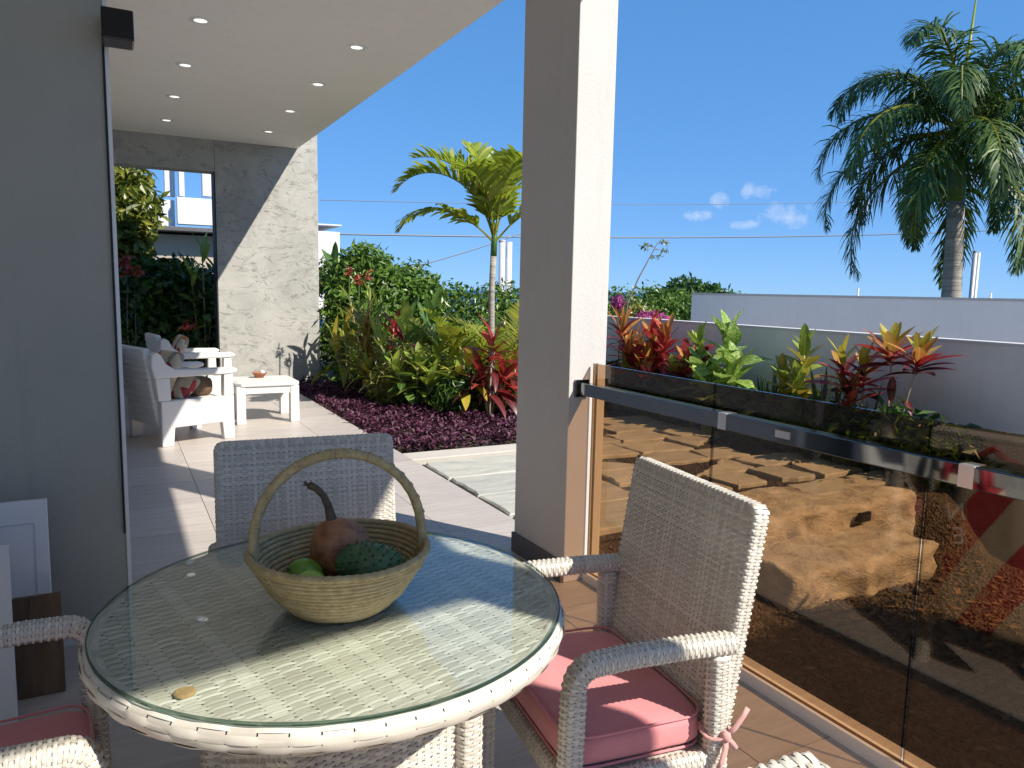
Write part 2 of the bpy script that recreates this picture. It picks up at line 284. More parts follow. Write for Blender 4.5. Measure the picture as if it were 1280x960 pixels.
# ------------------------------------------------------------------ mesh helpers
class MB:
    def __init__(s): s.v = []; s.f = []; s.mi = []; s.n = 0
    def add(s, verts, faces, mi=0):
        verts = np.asarray(verts, float).reshape(-1, 3); s.v.append(verts)
        for f in faces: s.f.append(tuple(int(i)+s.n for i in f)); s.mi.append(mi)
        s.n += len(verts)
    def addq(s, verts, F, mi=0):                  # numpy faces array
        verts = np.asarray(verts, float).reshape(-1, 3); s.v.append(verts)
        s.f.extend((F+s.n).tolist()); s.mi.extend([mi]*len(F)); s.n += len(verts)
    def box(s, lo, hi, mi=0, M=None):
        x0, y0, z0 = lo; x1, y1, z1 = hi
        v = [(x0,y0,z0),(x1,y0,z0),(x1,y1,z0),(x0,y1,z0),(x0,y0,z1),(x1,y0,z1),(x1,y1,z1),(x0,y1,z1)]
        if M is not None: v = [tuple(M @ Vector(p)) for p in v]
        s.add(v, [(0,3,2,1),(4,5,6,7),(0,1,5,4),(1,2,6,5),(2,3,7,6),(3,0,4,7)], mi)
    def tube(s, pts, rad, n=8, caps=True, mi=0):
        pts = [Vector(p) for p in pts]; rad = rad if hasattr(rad, '__len__') else [rad]*len(pts)
        V = []; prev = None
        for i, p in enumerate(pts):
            t = (pts[min(i+1, len(pts)-1)]-pts[max(i-1, 0)]).normalized()
            if prev is None: a = t.orthogonal().normalized()
            else:
                a = (prev - t*prev.dot(t)); a = a.normalized() if a.length > 1e-6 else t.orthogonal().normalized()
            prev = a; b = t.cross(a)
            for k in range(n):
                q = 2*math.pi*k/n; V.append(p+(a*math.cos(q)+b*math.sin(q))*rad[i])
        F = []
        for i in range(len(pts)-1):
            for k in range(n): F.append((i*n+k, i*n+(k+1)%n, (i+1)*n+(k+1)%n, (i+1)*n+k))
        if caps: F.append(tuple(reversed(range(n)))); F.append(tuple(range((len(pts)-1)*n, len(pts)*n)))
        s.add([tuple(v) for v in V], F, mi)
    def lathe(s, prof, n=32, c=(0, 0, 0), mi=0, mod=None):
        V = []
        for (r, z) in prof:
            for k in range(n):
                q = 2*math.pi*k/n; rr = r*(mod(q, z) if mod else 1); V.append((c[0]+rr*math.cos(q), c[1]+rr*math.sin(q), c[2]+z))
        F = []
        for i in range(len(prof)-1):
            for k in range(n): F.append((i*n+k, i*n+(k+1)%n, (i+1)*n+(k+1)%n, (i+1)*n+k))
        s.add(V, F, mi)
    def prism(s, poly, z0, z1, mi=0):
        n = len(poly); V = [(x, y, z0) for x, y in poly]+[(x, y, z1) for x, y in poly]
        F = [tuple(reversed(range(n))), tuple(range(n, 2*n))]+[(i, (i+1) % n, n+(i+1) % n, n+i) for i in range(n)]
        s.add(V, F, mi)
    def mesh(s, name, mats, smooth=False):
        me = bpy.data.meshes.new(name); V = np.concatenate(s.v) if s.v else np.zeros((0, 3))
        me.from_pydata(V.tolist(), [], s.f)
        mats = mats if isinstance(mats, (list, tuple)) else [mats]
        for m in mats: me.materials.append(MATS[m])
        if any(s.mi): me.polygons.foreach_set('material_index', s.mi)
        if smooth: me.polygons.foreach_set('use_smooth', [True]*len(me.polygons))
        me.update(); return me
    def build(s, name, mats, parent=None, smooth=False, bevel=0, seg=2):
        o = link(name, s.mesh(name, mats, smooth), parent)
        if bevel:
            b = o.modifiers.new('bevel', 'BEVEL'); b.width = bevel; b.segments = seg; b.limit_method = 'ANGLE'; b.angle_limit = R(40)
        return o
def link(name, data, parent=None):
    o = bpy.data.objects.new(name, data); COL.objects.link(o)
    if parent: o.parent = parent
    return o
def tag(o, label, cat, group=None):
    o['label'] = label; o['category'] = cat
    if group: o['group'] = group
    return o
def struct(o): o['kind'] = 'structure'; return o
def stuff(o): o['kind'] = 'stuff'; return o
def empty(name, loc=(0, 0, 0), rz=0):
    o = link(name, None); o.location = loc; o.rotation_euler = (0, 0, rz); o.empty_display_size = .1; return o
def copy_tree(o, parent=None):
    c = o.copy(); COL.objects.link(c); c.parent = parent
    for ch in list(o.children): copy_tree(ch, c)
    return c
def kids(o): return list(o.children)

# --- woven surface: real over-and-under strands laid on a parametric sheet S(u,v)->(pos,normal)
def weave(mb, S, U, V, pu, row, amp, seg=4, inside=None, stakes=True, seed=0, sw=.30, sd_=.25):
    nr = max(2, int(round(V/row))); npd = max(2, int(round(U/pu))); rh = V/nr; pp = U/npd
    nu = npd*seg+1; uu = np.linspace(0, U, nu); rg = np.random.default_rng(abs(int(seed))+1)
    for r in range(nr):
        vc = (r+.5)*rh; w = np.sin(np.pi*(uu/pp+r)); w = np.tanh(1.8*w)/np.tanh(1.8)
        jit = rg.normal(0, .06*rh); a = amp*(1+rg.normal(0, .12))
        P = []
        for off, cr in ((-.44, -.95), (0, .35), (.44, -.95)):
            p, n = S(uu, np.full(nu, np.clip(vc+off*rh+jit, 0, V))); P.append(p+n*((a*w+cr*amp*.8)[:, None]))
        P = np.stack(P, 1)
        keep = np.ones(nu-1, bool)
        if inside is not None:
            k = inside(uu, np.full(nu, vc)); keep = k[:-1] & k[1:]
        idx = np.nonzero(keep)[0]
        if len(idx) == 0: continue
        F = np.concatenate([np.stack([idx*3+j, (idx+1)*3+j, (idx+1)*3+j+1, idx*3+j+1], 1) for j in (0, 1)])
        mb.addq(P.reshape(-1, 3), F)
    if stakes:
        nv = max(2, min(nr*2, int(V/.012)))+1; vv = np.linspace(0, V, nv)
        for k in range(npd):
            uc = (k+.5)*pp; P = []
            for off in (-sw, sw):
                p, n = S(np.full(nv, uc+off*pp), vv); P.append(p-n*(amp*sd_))
            P = np.stack(P, 1); keep = np.ones(nv-1, bool)
            if inside is not None:
                q = inside(np.full(nv, uc), vv); keep = q[:-1] & q[1:]
            idx = np.nonzero(keep)[0]
            if len(idx): mb.addq(P.reshape(-1, 3), np.stack([idx*2, idx*2+1, idx*2+3, idx*2+2], 1))
def plane_S(o, eu, ev, n):
    o, eu, ev, n = [np.array(x, float) for x in (o, eu, ev, n)]
    def S(u, v): return o+u[:, None]*eu+v[:, None]*ev, np.repeat(n[None], len(u), 0)
    return S
def tube_S(path, side, a, b, pw=3.0):
    path = np.array(path, float); side = np.array(side, float); seg = np.linalg.norm(np.diff(path, axis=0), axis=1); cum = np.concatenate([[0], np.cumsum(seg)]); L = cum[-1]
    th = np.linspace(0, 2*np.pi, 129); cx = a*np.sign(np.cos(th))*np.abs(np.cos(th))**(2/pw); cy = b*np.sign(np.sin(th))*np.abs(np.sin(th))**(2/pw)
    cc = np.concatenate([[0], np.cumsum(np.hypot(np.diff(cx), np.diff(cy)))]); per = cc[-1]
    def S(u, v):
        v = np.clip(v, 0, L); p = np.stack([np.interp(v, cum, path[:, k]) for k in range(3)], 1)
        e = 1e-3; p2 = np.stack([np.interp(np.clip(v+.012, 0, L), cum, path[:, k]) for k in range(3)], 1); p1 = np.stack([np.interp(np.clip(v-.012, 0, L), cum, path[:, k]) for k in range(3)], 1)
        t = p2-p1; t /= np.linalg.norm(t, axis=1)[:, None]+1e-9; nn = np.cross(t, side); nn /= np.linalg.norm(nn, axis=1)[:, None]+1e-9
        x = np.interp(u % per, cc, cx)[:, None]; y = np.interp(u % per, cc, cy)[:, None]
        d = side*x+nn*y; dn = side*x/(a*a)+nn*y/(b*b); dn /= np.linalg.norm(dn, axis=1)[:, None]+1e-9
        return p+d, dn
    return S, per, L
def tube_weave(name, parent, path, side, a, b, pu=.015, row=.0072, amp=.0014, seed=0, data=False):
    mb = MB(); S, per, L = tube_S(path, side, a, b); weave(mb, S, per, L, pu, row, amp, seed=seed)
    n = 16; mm = max(2, len(path)*2); uu = np.linspace(0, per, n+1)[:-1]; vv = np.linspace(0, L, mm); V = []
    for v in vv:
        p, nn = S(uu, np.full(n, v)); V.append(p-nn*amp*1.1)
    F = [(i*n+k, i*n+(k+1) % n, (i+1)*n+(k+1) % n, (i+1)*n+k) for i in range(mm-1) for k in range(n)]
    mb.add(np.concatenate(V), F, 1)
    # rounded strand-coloured end caps
    for end, sgn in ((0, -1), (L, 1)):
        p, nn = S(uu, np.full(n, end)); c = p.mean(0); t = np.array(path[-1] if sgn > 0 else path[0], float)-np.array(path[-2] if sgn > 0 else path[1], float); t /= np.linalg.norm(t)
        ring = [p, c+(p-c)*.8+t*min(a, b)*.22, c+(p-c)*.4+t*min(a, b)*.34]
        mb.add(np.concatenate(ring), [(i*n+k, i*n+(k+1) % n, (i+1)*n+(k+1) % n, (i+1)*n+k) for i in range(2) for k in range(n)]+[tuple(range(2*n, 3*n))], 0)
    return mb.build(name, ['wicker', 'wicker_core'], parent, smooth=True)

# ================================================================== SETTING
CEIL = 3.316; EDGE = 2.14; XE = 2.392; YW = 11.06; YR = -1.28
# sea far below, hillside and garden ground
mb = MB(); mb.add([(-60000, -2000, -55), (60000, -2000, -55), (60000, 60000, -55), (-60000, 60000, -55)], [(0, 1, 2, 3)])
struct(mb.build('sea', 'sea_water'))
xs = [-70, -50, -35, -25, -15, -8, -4, 0, 1.5, 2.0]+[2.0+.15*k for k in range(1, 32)]+[7, 8, 10, 14, 20, 27, 35, 50, 75]
ys = [-50, -30, -18, -10, -5, -2, 0, 1]+[1+.15*k for k in range(1, 16)]+[3.3, 3.4, 3.46, 3.51, 3.56, 3.62, 3.75, 3.9, 4.05, 4.2, 4.4, 4.6]+[5, 6, 8, 10, 13, 17, 22, 27, 33, 42, 60, 90]
def gz(x, y):
    r = math.hypot(x-2, y-4); z = -.075
    if x < EDGE+.02 and y < 12: z = -.30
    low = min(1, max(0, (3.56-y)/.10)) if 3.22 < x < 5.25 else min(1, max(0, (3.45-y)/.6)); low = low*low*(3-2*low)
    if 2.1 < x < 5.75: z -= .345*low
    elif 5.75 <= x <= 6.0: z -= .345*low*(6.0-x)/.25
    if r > 27: z -= (r-27)*.28
    return z+(.012*math.sin(x*5.1+y*3.3)*math.cos(y*4.7-x*2.2) if r < 15 else 0)
V = [(x, y, gz(x, y)) for y in ys for x in xs]; n = len(xs)
F = [(j*n+i, j*n+i+1, (j+1)*n+i+1, (j+1)*n+i) for j in range(len(ys)-1) for i in range(n-1)]
mb = MB(); mb.add(V, F); g = struct(mb.build('garden_ground', ['soil', 'gravel', 'hill'], smooth=True))
for p in g.data.polygons:
    c = p.center
    if math.hypot(c.x-2, c.y-4) > 13: p.material_index = 2
    elif 2.1 < c.x < 5.6 and c.y < 6.0: p.material_index = 1
# loose pebbles in the gravel seen through the railing
def pebbles(name, n, fn, r0, r1, mat, parent=None):
    oct_ = np.array([(1, 0, 0), (-1, 0, 0), (0, 1, 0), (0, -1, 0), (0, 0, 1), (0, 0, -1)], float); ft = np.array([(0, 2, 4), (2, 1, 4), (1, 3, 4), (3, 0, 4), (2, 0, 5), (1, 2, 5), (3, 1, 5), (0, 3, 5)])
    mb = MB(); Vs = []; Fs = []
    for k in range(n):
        x, y, z = fn(); r = rng.uniform(r0, r1); M = np.array(Euler((rng.uniform(0, 6), rng.uniform(0, 6), rng.uniform(0, 6))).to_matrix())
        Vs.append((oct_*[r, r*rng.uniform(.6, .9), r*rng.uniform(.4, .7)])@M.T+[x, y, z+r*.3]); Fs.append(ft+k*6)
    mb.addq(np.concatenate(Vs), np.concatenate(Fs)); return stuff(mb.build(name, mat, parent, smooth=True))
def peb():
    x = rng.uniform(2.18, 5.4); y = rng.uniform(1.0, 3.2) if rng.random() < .75 else rng.uniform(3.2, 5.9); return x, y, gz(x, y)
tag(pebbles('gravel_stones', 9000, peb, .006, .02, 'pebble'), 'loose brown gravel outside the tinted glass railing', 'gravel')

# terrace: slab with tiles as parts
mb = MB(); mb.box((-4.0, -3.2, -.32), (EDGE, YW+.25, -.012)); fl = struct(mb.build('terrace_floor', 'grout'))
tw, tl = 1.2, .6; tile_me = {}
x0s = [.47+tw*k for k in range(-4, 2)]; y0 = 1.505-tl*8
y = y0; j = 0
while y < YW+.2:
    for x in x0s:
        a, b = max(x, -3.98), min(x+tw, EDGE-.002); c, d = y, min(y+tl, YW+.24)
        if b-a < .05 or d-c < .05: continue
        key = (round(b-a, 3), round(d-c, 3))
        if key not in tile_me:
            mb = MB(); mb.box((.002, .002, -.012), (key[0]-.002, key[1]-.002, 0)); tile_me[key] = mb.mesh('floor_tile', 'tile')
        o = link('floor_tile', tile_me[key], fl); o.location = (a, c, 0)
        if key[0] > 1.19: o.rotation_euler = (0, 0, math.pi if rng.random() < .5 else 0)
        if o.rotation_euler[2] > 1: o.location = (a+key[0], c+key[1], 0)
    y += tl; j += 1

# roof canopy
rf = tag(empty('roof_canopy', (1.0, 5, CEIL)), 'flat white roof slab over the tiled terrace', 'roof')
YS = 4.2; XN = 2.265; rfo = Vector((1.0, 5, CEIL))
def roof_part(name, poly, z0, z1, mat):
    mb = MB(); mb.prism([(x-rfo.x, y-rfo.y) for x, y in poly], z0, z1); return mb.build(name, mat, rf, bevel=.006)
roof_part('slab', [(-5, YS+.002), (XE, YS+.002), (XE, YW-.002), (-5, YW-.002)], 0, .34, 'ceiling_paint')
roof_part('slab', [(-5, -2.55), (1.51, -1.25), (XN, -1.11), (XN, YS), (-5, YS)], 0, .34, 'ceiling_paint')
roof_part('fascia', [(XE-.03, YS+.01), (XE+.004, YS+.01), (XE+.004, YW-.003), (XE-.03, YW-.003)], .006, .36, 'white_paint')
# recessed downlights
t = NT('lamp_lens'); t.col((.9, .9, .88)); em = t.p.inputs['Emission Color']; em.default_value = (1, .96, .88, 1); t.p.inputs['Emission Strength'].default_value = .5
dl = empty('downlight', (0, 0, 0)); mb = MB(); mb.lathe([(.047, -.004), (.075, -.006), (.08, -.002), (.08, .003)], 28); mb.build('trim_ring', 'white_metal', dl, smooth=True)
mb = MB(); mb.lathe([(.0, -.0015), (.047, -.003)], 24); mb.build('lens', 'lamp_lens', dl)
first = True
for x in (.655, 1.82):
    for y in (4.92, 6.2, 7.49, 8.77, 10.06):
        o = dl if first else copy_tree(dl); first = False; o.location = (x, y, CEIL-.0015)
        tag(o, 'small round white downlight recessed in the terrace ceiling', 'downlight', 'downlights in the terrace ceiling')

# house wall on the left
hw = tag(empty('house_wall', (0, 3.25, 0)), 'plain grey painted house wall beside the round table', 'wall')
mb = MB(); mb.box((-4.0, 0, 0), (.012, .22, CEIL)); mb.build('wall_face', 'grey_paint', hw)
mb = MB(); mb.box((-4.0, .22, 0), (-.02, YW-3.25-.003, CEIL)); mb.build('side_wall', 'white_paint', hw)
mb = MB(); mb.box((-4.0, -.012, 0), (.010, -.0005, .07)); mb.build('skirting', 'white_board', hw)
mb = MB(); mb.box((.0125, -.004, .0), (.026, .05, CEIL-.002)); mb.build('corner_trim', 'white_metal', hw)
mb = MB(); mb.box((.004, -.0085, .42), (.0122, -.0005, 2.30)); mb.build('door_seal', 'black_rubber', hw)
mb = MB(); mb.box((-1.45, -6.2, 0), (-1.25, -.013, CEIL)); mb.build('added_shade_wall', 'grey_paint', hw)  # unseen wall, added to keep open sky light off the terrace
# black box fixed high on the wall corner
p0 = ony(136, 17, 3.2); p1 = ony(170, 58, 3.14)
bb = tag(empty('wall_speaker', (.06, 3.19, 2.3)), 'small black box fixed high on the grey wall corner', 'speaker')
mb = MB(); mb.box((-.055, -.07, -.048), (.048, .055, .058)); mb.build('housing', 'black_plastic', bb, bevel=.006)
mb = MB(); mb.box((-.05, -.076, -.04), (.043, -.0705, .05)); mb.build('grille', 'dark_cavity', bb)

# stone clad end wall with a big opening
sw = tag(empty('stone_wall', (1.287, YW, 0)), 'rough grey stone clad end wall with a tall garden opening', 'wall')
XR = 2.668-1.287; T = .30; HT = 3.56
pans = [(0.004, XR, 0, HT), (-1.287-.02, 0, 2.905, HT)]
for k, (a, b, c, d) in enumerate(pans):
    mb = MB(); mb.box((a, 0, c), (b, T, d))
    mb.build('stone_panel', 'stone_cladding', sw, bevel=.004)
mb = MB(); mb.box((-.012, -.004, 0), (.0035, T+.004, 2.9045)); mb.build('opening_edge', 'black_rubber', sw)

# column
cl = tag(empty('column', (1.978, 3.215, 0)), 'square white concrete column at the terrace edge, tan lit at its foot', 'column')
mb = MB(); mb.box((-.1025, -.255, 0), (.1025, .255, CEIL)); mb.build('shaft', 'white_paint', cl, bevel=.004)
mb = MB(); mb.box((-.1175, -.25, 0), (-.103, .258, .105)); mb.build('skirting', 'baseboard', cl)

pc_ = tag(empty('column', (1.98, -.59, 0)), 'slim white post carrying the open end of the terrace roof', 'column')
mb = MB(); mb.box((-.08, -.092, 0), (.08, .092, CEIL)); mb.build('shaft', 'white_paint', pc_, bevel=.004)
mb = MB(); mb.box((-.088, -.1, 0), (.088, .1, .09)); mb.build('skirting', 'baseboard', pc_)
# ------------------------------------------------------------------ railing
GX = 2.0; GZ = 1.066
rl = tag(empty('glass_railing', (GX, 1.0, 0)), 'bronze tinted glass railing with a chrome handrail beside the wicker chair', 'railing')
yj = [2.945-.0, 2.127, 1.272, .40, -.49, -1.3]
for a, b in zip(yj[:-1], yj[1:]):
    if a < 0: a = -.69
    mb = MB(); x0, x1 = -.005, .005; y0_, y1_ = b+.004-1, a-.004-1; z0, z1 = .03, GZ
    v = [(x0,y0_,z0),(x1,y0_,z0),(x1,y1_,z0),(x0,y1_,z0),(x0,y0_,z1),(x1,y0_,z1),(x1,y1_,z1),(x0,y1_,z1)]
    mb.add(v, [(1,2,6,5),(3,0,4,7)], 0); mb.add(v, [(4,5,6,7),(0,1,5,4),(2,3,7,6)], 1); mb.build('glass_pane', ['bronze_glass', 'bronze_glass_edge'], rl)
mb = MB(); mb.box((-.022, -2.3, 0), (-.0085, 1.95, .045)); mb.box((.0085, -2.3, 0), (.022, 1.95, .045)); mb.box((-.0085, -2.3, 0), (.0085, 1.95, .012)); mb.build('base_channel', 'white_metal', rl)
mb = MB(); mb.box((.03-.002, 1.9485, .0), (.062, 1.958, GZ)); mb.build('end_post', 'white_paint', rl)
hrx = -.055
hr = None
mb = MB(); mb.box((hrx-.025, -2.3, .920), (hrx+.025, 1.9585, .978)); hr = mb.build('handrail', 'chrome', rl, bevel=.003)
mb = MB(); mb.box((hrx-.040, 1.945, .908), (hrx+.034, 1.9595, .99)); mb.build('rail_flange', 'chrome', hr, bevel=.002)
for yb in (2.0, 1.12, .25, -.6):
    mb = MB(); mb.box((hrx-.0258, yb-1-.02, .9192), (hrx+.0258, yb-1+.02, .9788)); mb.build('rail_sleeve', 'aluminium', hr)
    mb = MB(); mb.box((hrx+.028, yb-1-.012, .948), (-.0052, yb-1+.012, .968)); mb.build('rail_bracket', 'chrome', hr)
yb = 1.72
mb = MB(); mb.box((hrx-.0285, yb-1-.03, .938), (hrx-.0255, yb-1+.03, .962)); mb.build('rail_plate', 'aluminium', hr)

# ------------------------------------------------------------------ garden path, kerb, steps
pth = MB(); pth.add([(2.15, 3.55, -.066), (5.55, 3.55, -.066), (5.55, 6.9, -.066), (3.2, 6.4, -.066), (2.15, 5.95, -.066)], [(0, 1, 2, 3, 4)])
pth = struct(pth.build('garden_path', 'gravel'))
def ragged(poly, n=5, amp=.016):
    out = []
    for i in range(len(poly)):
        a = Vector(poly[i]); b = Vector(poly[(i+1) % len(poly)]); d = (b-a); nn = Vector((-d.y, d.x)).normalized()
        for k in range(n):
            q = a+d*(k/n); out.append(tuple(q+nn*rng.uniform(-amp, amp)) if k else tuple(a+Vector((rng.uniform(-amp, amp), rng.uniform(-amp, amp)))))
    return out
def slab(poly, z1, th, name, mat, parent):
    P = ragged(poly); cx = sum(p[0] for p in P)/len(P); cy = sum(p[1] for p in P)/len(P); n = len(P)
    mb = MB(); V = [(x-cx, y-cy, -th) for x, y in P]+[((x-cx)*1.0, (y-cy)*1.0, -.012) for x, y in P]+[((x-cx)*.975, (y-cy)*.975, rng.uniform(-.003, .003)) for x, y in P]+[(0, 0, 0)]
    F = [(i, (i+1) % n, n+(i+1) % n, n+i) for i in range(n)]+[(n+i, n+(i+1) % n, 2*n+(i+1) % n, 2*n+i) for i in range(n)]+[(2*n+i, 2*n+(i+1) % n, 3*n) for i in range(n)]
    mb.add(V, F); o = mb.build(name, mat, parent); o.location = (cx, cy, z1); return o
# big pale slabs next to the terrace, broken flags farther out
gxs = [2.20, 3.28]; gys = [3.62, 4.12, 4.62, 5.14, 5.70]
for j in range(4):
    g_ = .012; slab([(gxs[0]+g_, gys[j]+g_), (gxs[1]-g_, gys[j]+g_), (gxs[1]-g_, gys[j+1]-g_), (gxs[0]+g_, gys[j+1]-g_)], -.022, .05, 'flagstone', 'flagstone', pth)
yy = 3.66; row_ = 0
while yy < 6.7:
    hh_ = rng.uniform(.34, .52); xx = 3.32 if yy < 5.6 else 3.75
    while xx < 5.35:
        ww_ = rng.uniform(.42, .85); a_ = rng.uniform(-.05, .05); g1 = rng.uniform(.02, .045)
        cs = [(xx+g1, yy+g1), (xx+ww_-g1, yy+g1), (xx+ww_-g1, yy+hh_-g1), (xx+g1, yy+hh_-g1)]
        cs = [(x+rng.uniform(-.05, .05), y+rng.uniform(-.04, .04)) for x, y in cs]
        if rng.random() < .35: cs[rng.randrange(4)] = (xx+ww_/2+rng.uniform(-.1, .1), yy+hh_/2+rng.uniform(-.1, .1))
        if rng.random() < .93: slab(cs, -.034+rng.uniform(-.012, .010), .05, 'flagstone', 'flagstone', pth)
        xx += ww_
    yy += hh_; row_ += 1
mb = MB(); mb.box((EDGE+.004, 5.80, -.3), (3.7, 6.06, -.014)); mb.build('concrete_strip', 'concrete', pth, bevel=.008)
# two rough stone steps down, a small lamp set in the upper riser
st = tag(empty('stone_steps', (4.0, 3.2, -.4)), 'rough sunlit stone garden steps with a small black riser lamp', 'steps')
def rock_block(lo, hi, name, parent, n=9, amp=.034):
    from mathutils import noise as mno
    lo = Vector(lo); hi = Vector(hi); N = [max(3, int(round((hi[a]-lo[a])/.028))) for a in range(3)]; V = []; F = []; idx = {}
    def vid(*c):
        if c not in idx:
            p = Vector([lo[a]+(hi[a]-lo[a])*c[a]/N[a] for a in range(3)]); o = Vector((0, 0, 0))
            for a in range(3):
                if c[a] == 0: o[a] = -1
                elif c[a] == N[a]: o[a] = 1
            if (o[0] != 0)+(o[1] != 0)+(o[2] != 0) > 1: p -= o*.012
            w = p+lo*3.7; d = Vector((mno.fractal(w*3.2, .8, 2.1, 4), mno.fractal(w*3.2+Vector((9, 3, 1)), .8, 2.1, 4), .45*mno.fractal(w*3.2+Vector((2, 7, 5)), .8, 2.1, 4)))
            idx[c] = len(V); V.append(tuple(p+d*amp*1.6))
        return idx[c]
    for i in range(N[0]):
        for k in range(N[2]):
            F.append((vid(i, 0, k), vid(i+1, 0, k), vid(i+1, 0, k+1), vid(i, 0, k+1)))
    for i in range(N[0]):
        for j in range(N[1]): F.append((vid(i, j, N[2]), vid(i+1, j, N[2]), vid(i+1, j+1, N[2]), vid(i, j+1, N[2])))
    for j in range(N[1]):
        for k in range(N[2]):
            F.append((vid(0, j+1, k), vid(0, j, k), vid(0, j, k+1), vid(0, j+1, k+1))); F.append((vid(N[0], j, k), vid(N[0], j+1, k), vid(N[0], j+1, k+1), vid(N[0], j, k+1)))
    mb = MB(); mb.add(V, F); return mb.build(name, 'step_rock', parent, smooth=True)
up = rock_block((-.78, .20, -.05), (1.22, .78, .36), 'step', st); rock_block((-.62, -.30, -.06), (.78, .26, .205), 'step', st)
lp = onz(1100, 650, -.14); lx = 4.62-4.0
mb = MB(); mb.box((lx-.055, .155, .235), (lx+.055, .25, .305)); lo_ = mb.build('riser_lamp', 'black_plastic', up, bevel=.004)
mb = MB(); mb.box((lx-.042, .151, .250), (lx+.042, .1545, .290)); 
o = mb.build('lamp_slot', 'step_light', up)

# ------------------------------------------------------------------ garden walls on the right
gw = tag(empty('planter_wall', (6.3, 4, 0)), 'low white garden wall behind the croton plants', 'wall')
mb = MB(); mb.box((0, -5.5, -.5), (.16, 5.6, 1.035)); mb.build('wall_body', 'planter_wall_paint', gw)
mb = MB(); mb.box((-.004, -5.5, 1.0355), (.166, 5.604, 1.062)); mb.build('wall_cap', 'white_paint', gw)
pa = onx(865, 366, 8.2)
nw = tag(empty('neighbour_wall', (8.2, pa.y, 0)), 'taller pale wall behind the low planter wall', 'wall')
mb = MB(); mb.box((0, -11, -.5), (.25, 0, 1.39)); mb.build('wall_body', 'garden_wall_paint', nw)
mb = MB(); mb.box((-.006, -11, 1.3905), (.26, .006, 1.42)); mb.build('wall_cap', 'white_paint', nw)

# ================================================================== FURNITURE
# --- round wicker table
TC = (.398, 1.510); TR = .481
tb = tag(empty('round_table', (TC[0], TC[1], 0), R(14)), 'round pale wicker dining table with a glass top', 'table')
mb = MB(); rt = TR-.03
weave(mb, plane_S((-rt, -rt, .7405), (1, 0, 0), (0, 1, 0), (0, 0, 1)), 2*rt, 2*rt, .034, .0112, .0016, seg=6, inside=lambda u, v: (u-rt)**2+(v-rt)**2 < rt*rt, seed=3, sw=.40, sd_=.75)
mb.lathe([(0, .7375), (rt, .7375), (rt, .70), (0, .70)], 64, mi=1)
mb.build('tabletop', ['wicker_top', 'wicker_core'], tb, smooth=True).rotation_euler = (0, 0, R(-2))
mb = MB(); ph = np.radians(np.linspace(112, -112, 65)); prx = .023*np.sign(np.cos(ph))*np.abs(np.cos(ph))**.8; prz = .0235*np.sign(np.sin(ph))*np.abs(np.sin(ph))**.8
pc = np.concatenate([[0], np.cumsum(np.hypot(np.diff(prx), np.diff(prz)))]); PL = pc[-1]; RC = TR-.027
def rimS(u, v):
    a = u/RC; x = np.interp(v, pc, prx); z = np.interp(v, pc, prz); nx = x/.023; nz = z/.0235; l = np.hypot(nx, nz)+1e-9; nx, nz = nx/l, nz/l
    return np.stack([(RC+x)*np.cos(a), (RC+x)*np.sin(a), .7185+z], 1), np.stack([nx*np.cos(a), nx*np.sin(a), nz], 1)
weave(mb, rimS, 2*math.pi*RC, PL, .046, .0150, .0013, seg=8, seed=5, sw=.47, sd_=.55)
mb.lathe([(RC+.8*x, .7185+.85*z) for x, z in zip(prx[::4], prz[::4])], 72, mi=1)
mb.build('table_rim', ['wicker', 'wicker_core'], tb, smooth=True)
mb = MB(); gr = .467; nseg = 96
mb.lathe([(0, .7503), (gr-.003, .7503)], nseg, mi=0); mb.lathe([(0, .7437), (gr-.003, .7437)], nseg, mi=0); mb.lathe([(gr-.003, .7503), (gr, .7485), (gr, .7445), (gr-.002, .7435)], nseg, mi=1)
mb.build('glass_top', ['table_glass', 'table_glass_edge'], tb, smooth=False)
ca, sa = math.cos(-R(14)), math.sin(-R(14))
for (px, py, m, r_) in ((237, 702, 'spacer', .0085), (250, 771, 'spacer', .0085), (231, 863, 'amber_pad', .017)):
    q = onz(px, py, .748); dx, dy = q.x-TC[0], q.y-TC[1]
    mb = MB(); mb.lathe([(0, .0022), (r_*.8, .0022), (r_, .0005), (r_, -.003)], 20); o = mb.build('glass_pad', m, tb); o.location = (ca*dx-sa*dy, sa*dx+ca*dy, .7455)
hb = .195
for sx, sy in ((1, 1), (1, -1), (-1, 1), (-1, -1)):
    tube_weave('leg', tb, [(sx*hb, sy*hb, 0), (sx*hb, sy*hb, .35), (sx*hb, sy*hb, .695)], (1, 0, 0), .030, .030, .020, .009, seed=sx*2+sy)
for k in range(4):
    a = k*math.pi/2; M = Matrix.Rotation(a, 3, 'Z'); eu = M @ Vector((1, 0, 0)); nn = M @ Vector((0, -1, 0)); o_ = M @ Vector((-hb+.02, -hb, .04))
    mb = MB(); weave(mb, plane_S(o_, eu, (0, 0, 1), nn), 2*hb-.04, .64, .018, .0095, .0016, seed=k)
    c_ = o_-nn*.004; v = [c_, c_+eu*(2*hb-.04), c_+eu*(2*hb-.04)+Vector((0, 0, .64)), c_+Vector((0, 0, .64))]; mb.add([tuple(x) for x in v], [(0, 1, 2, 3)], 1)
    mb.build('base_panel', ['wicker', 'wicker_core'], tb, smooth=True)

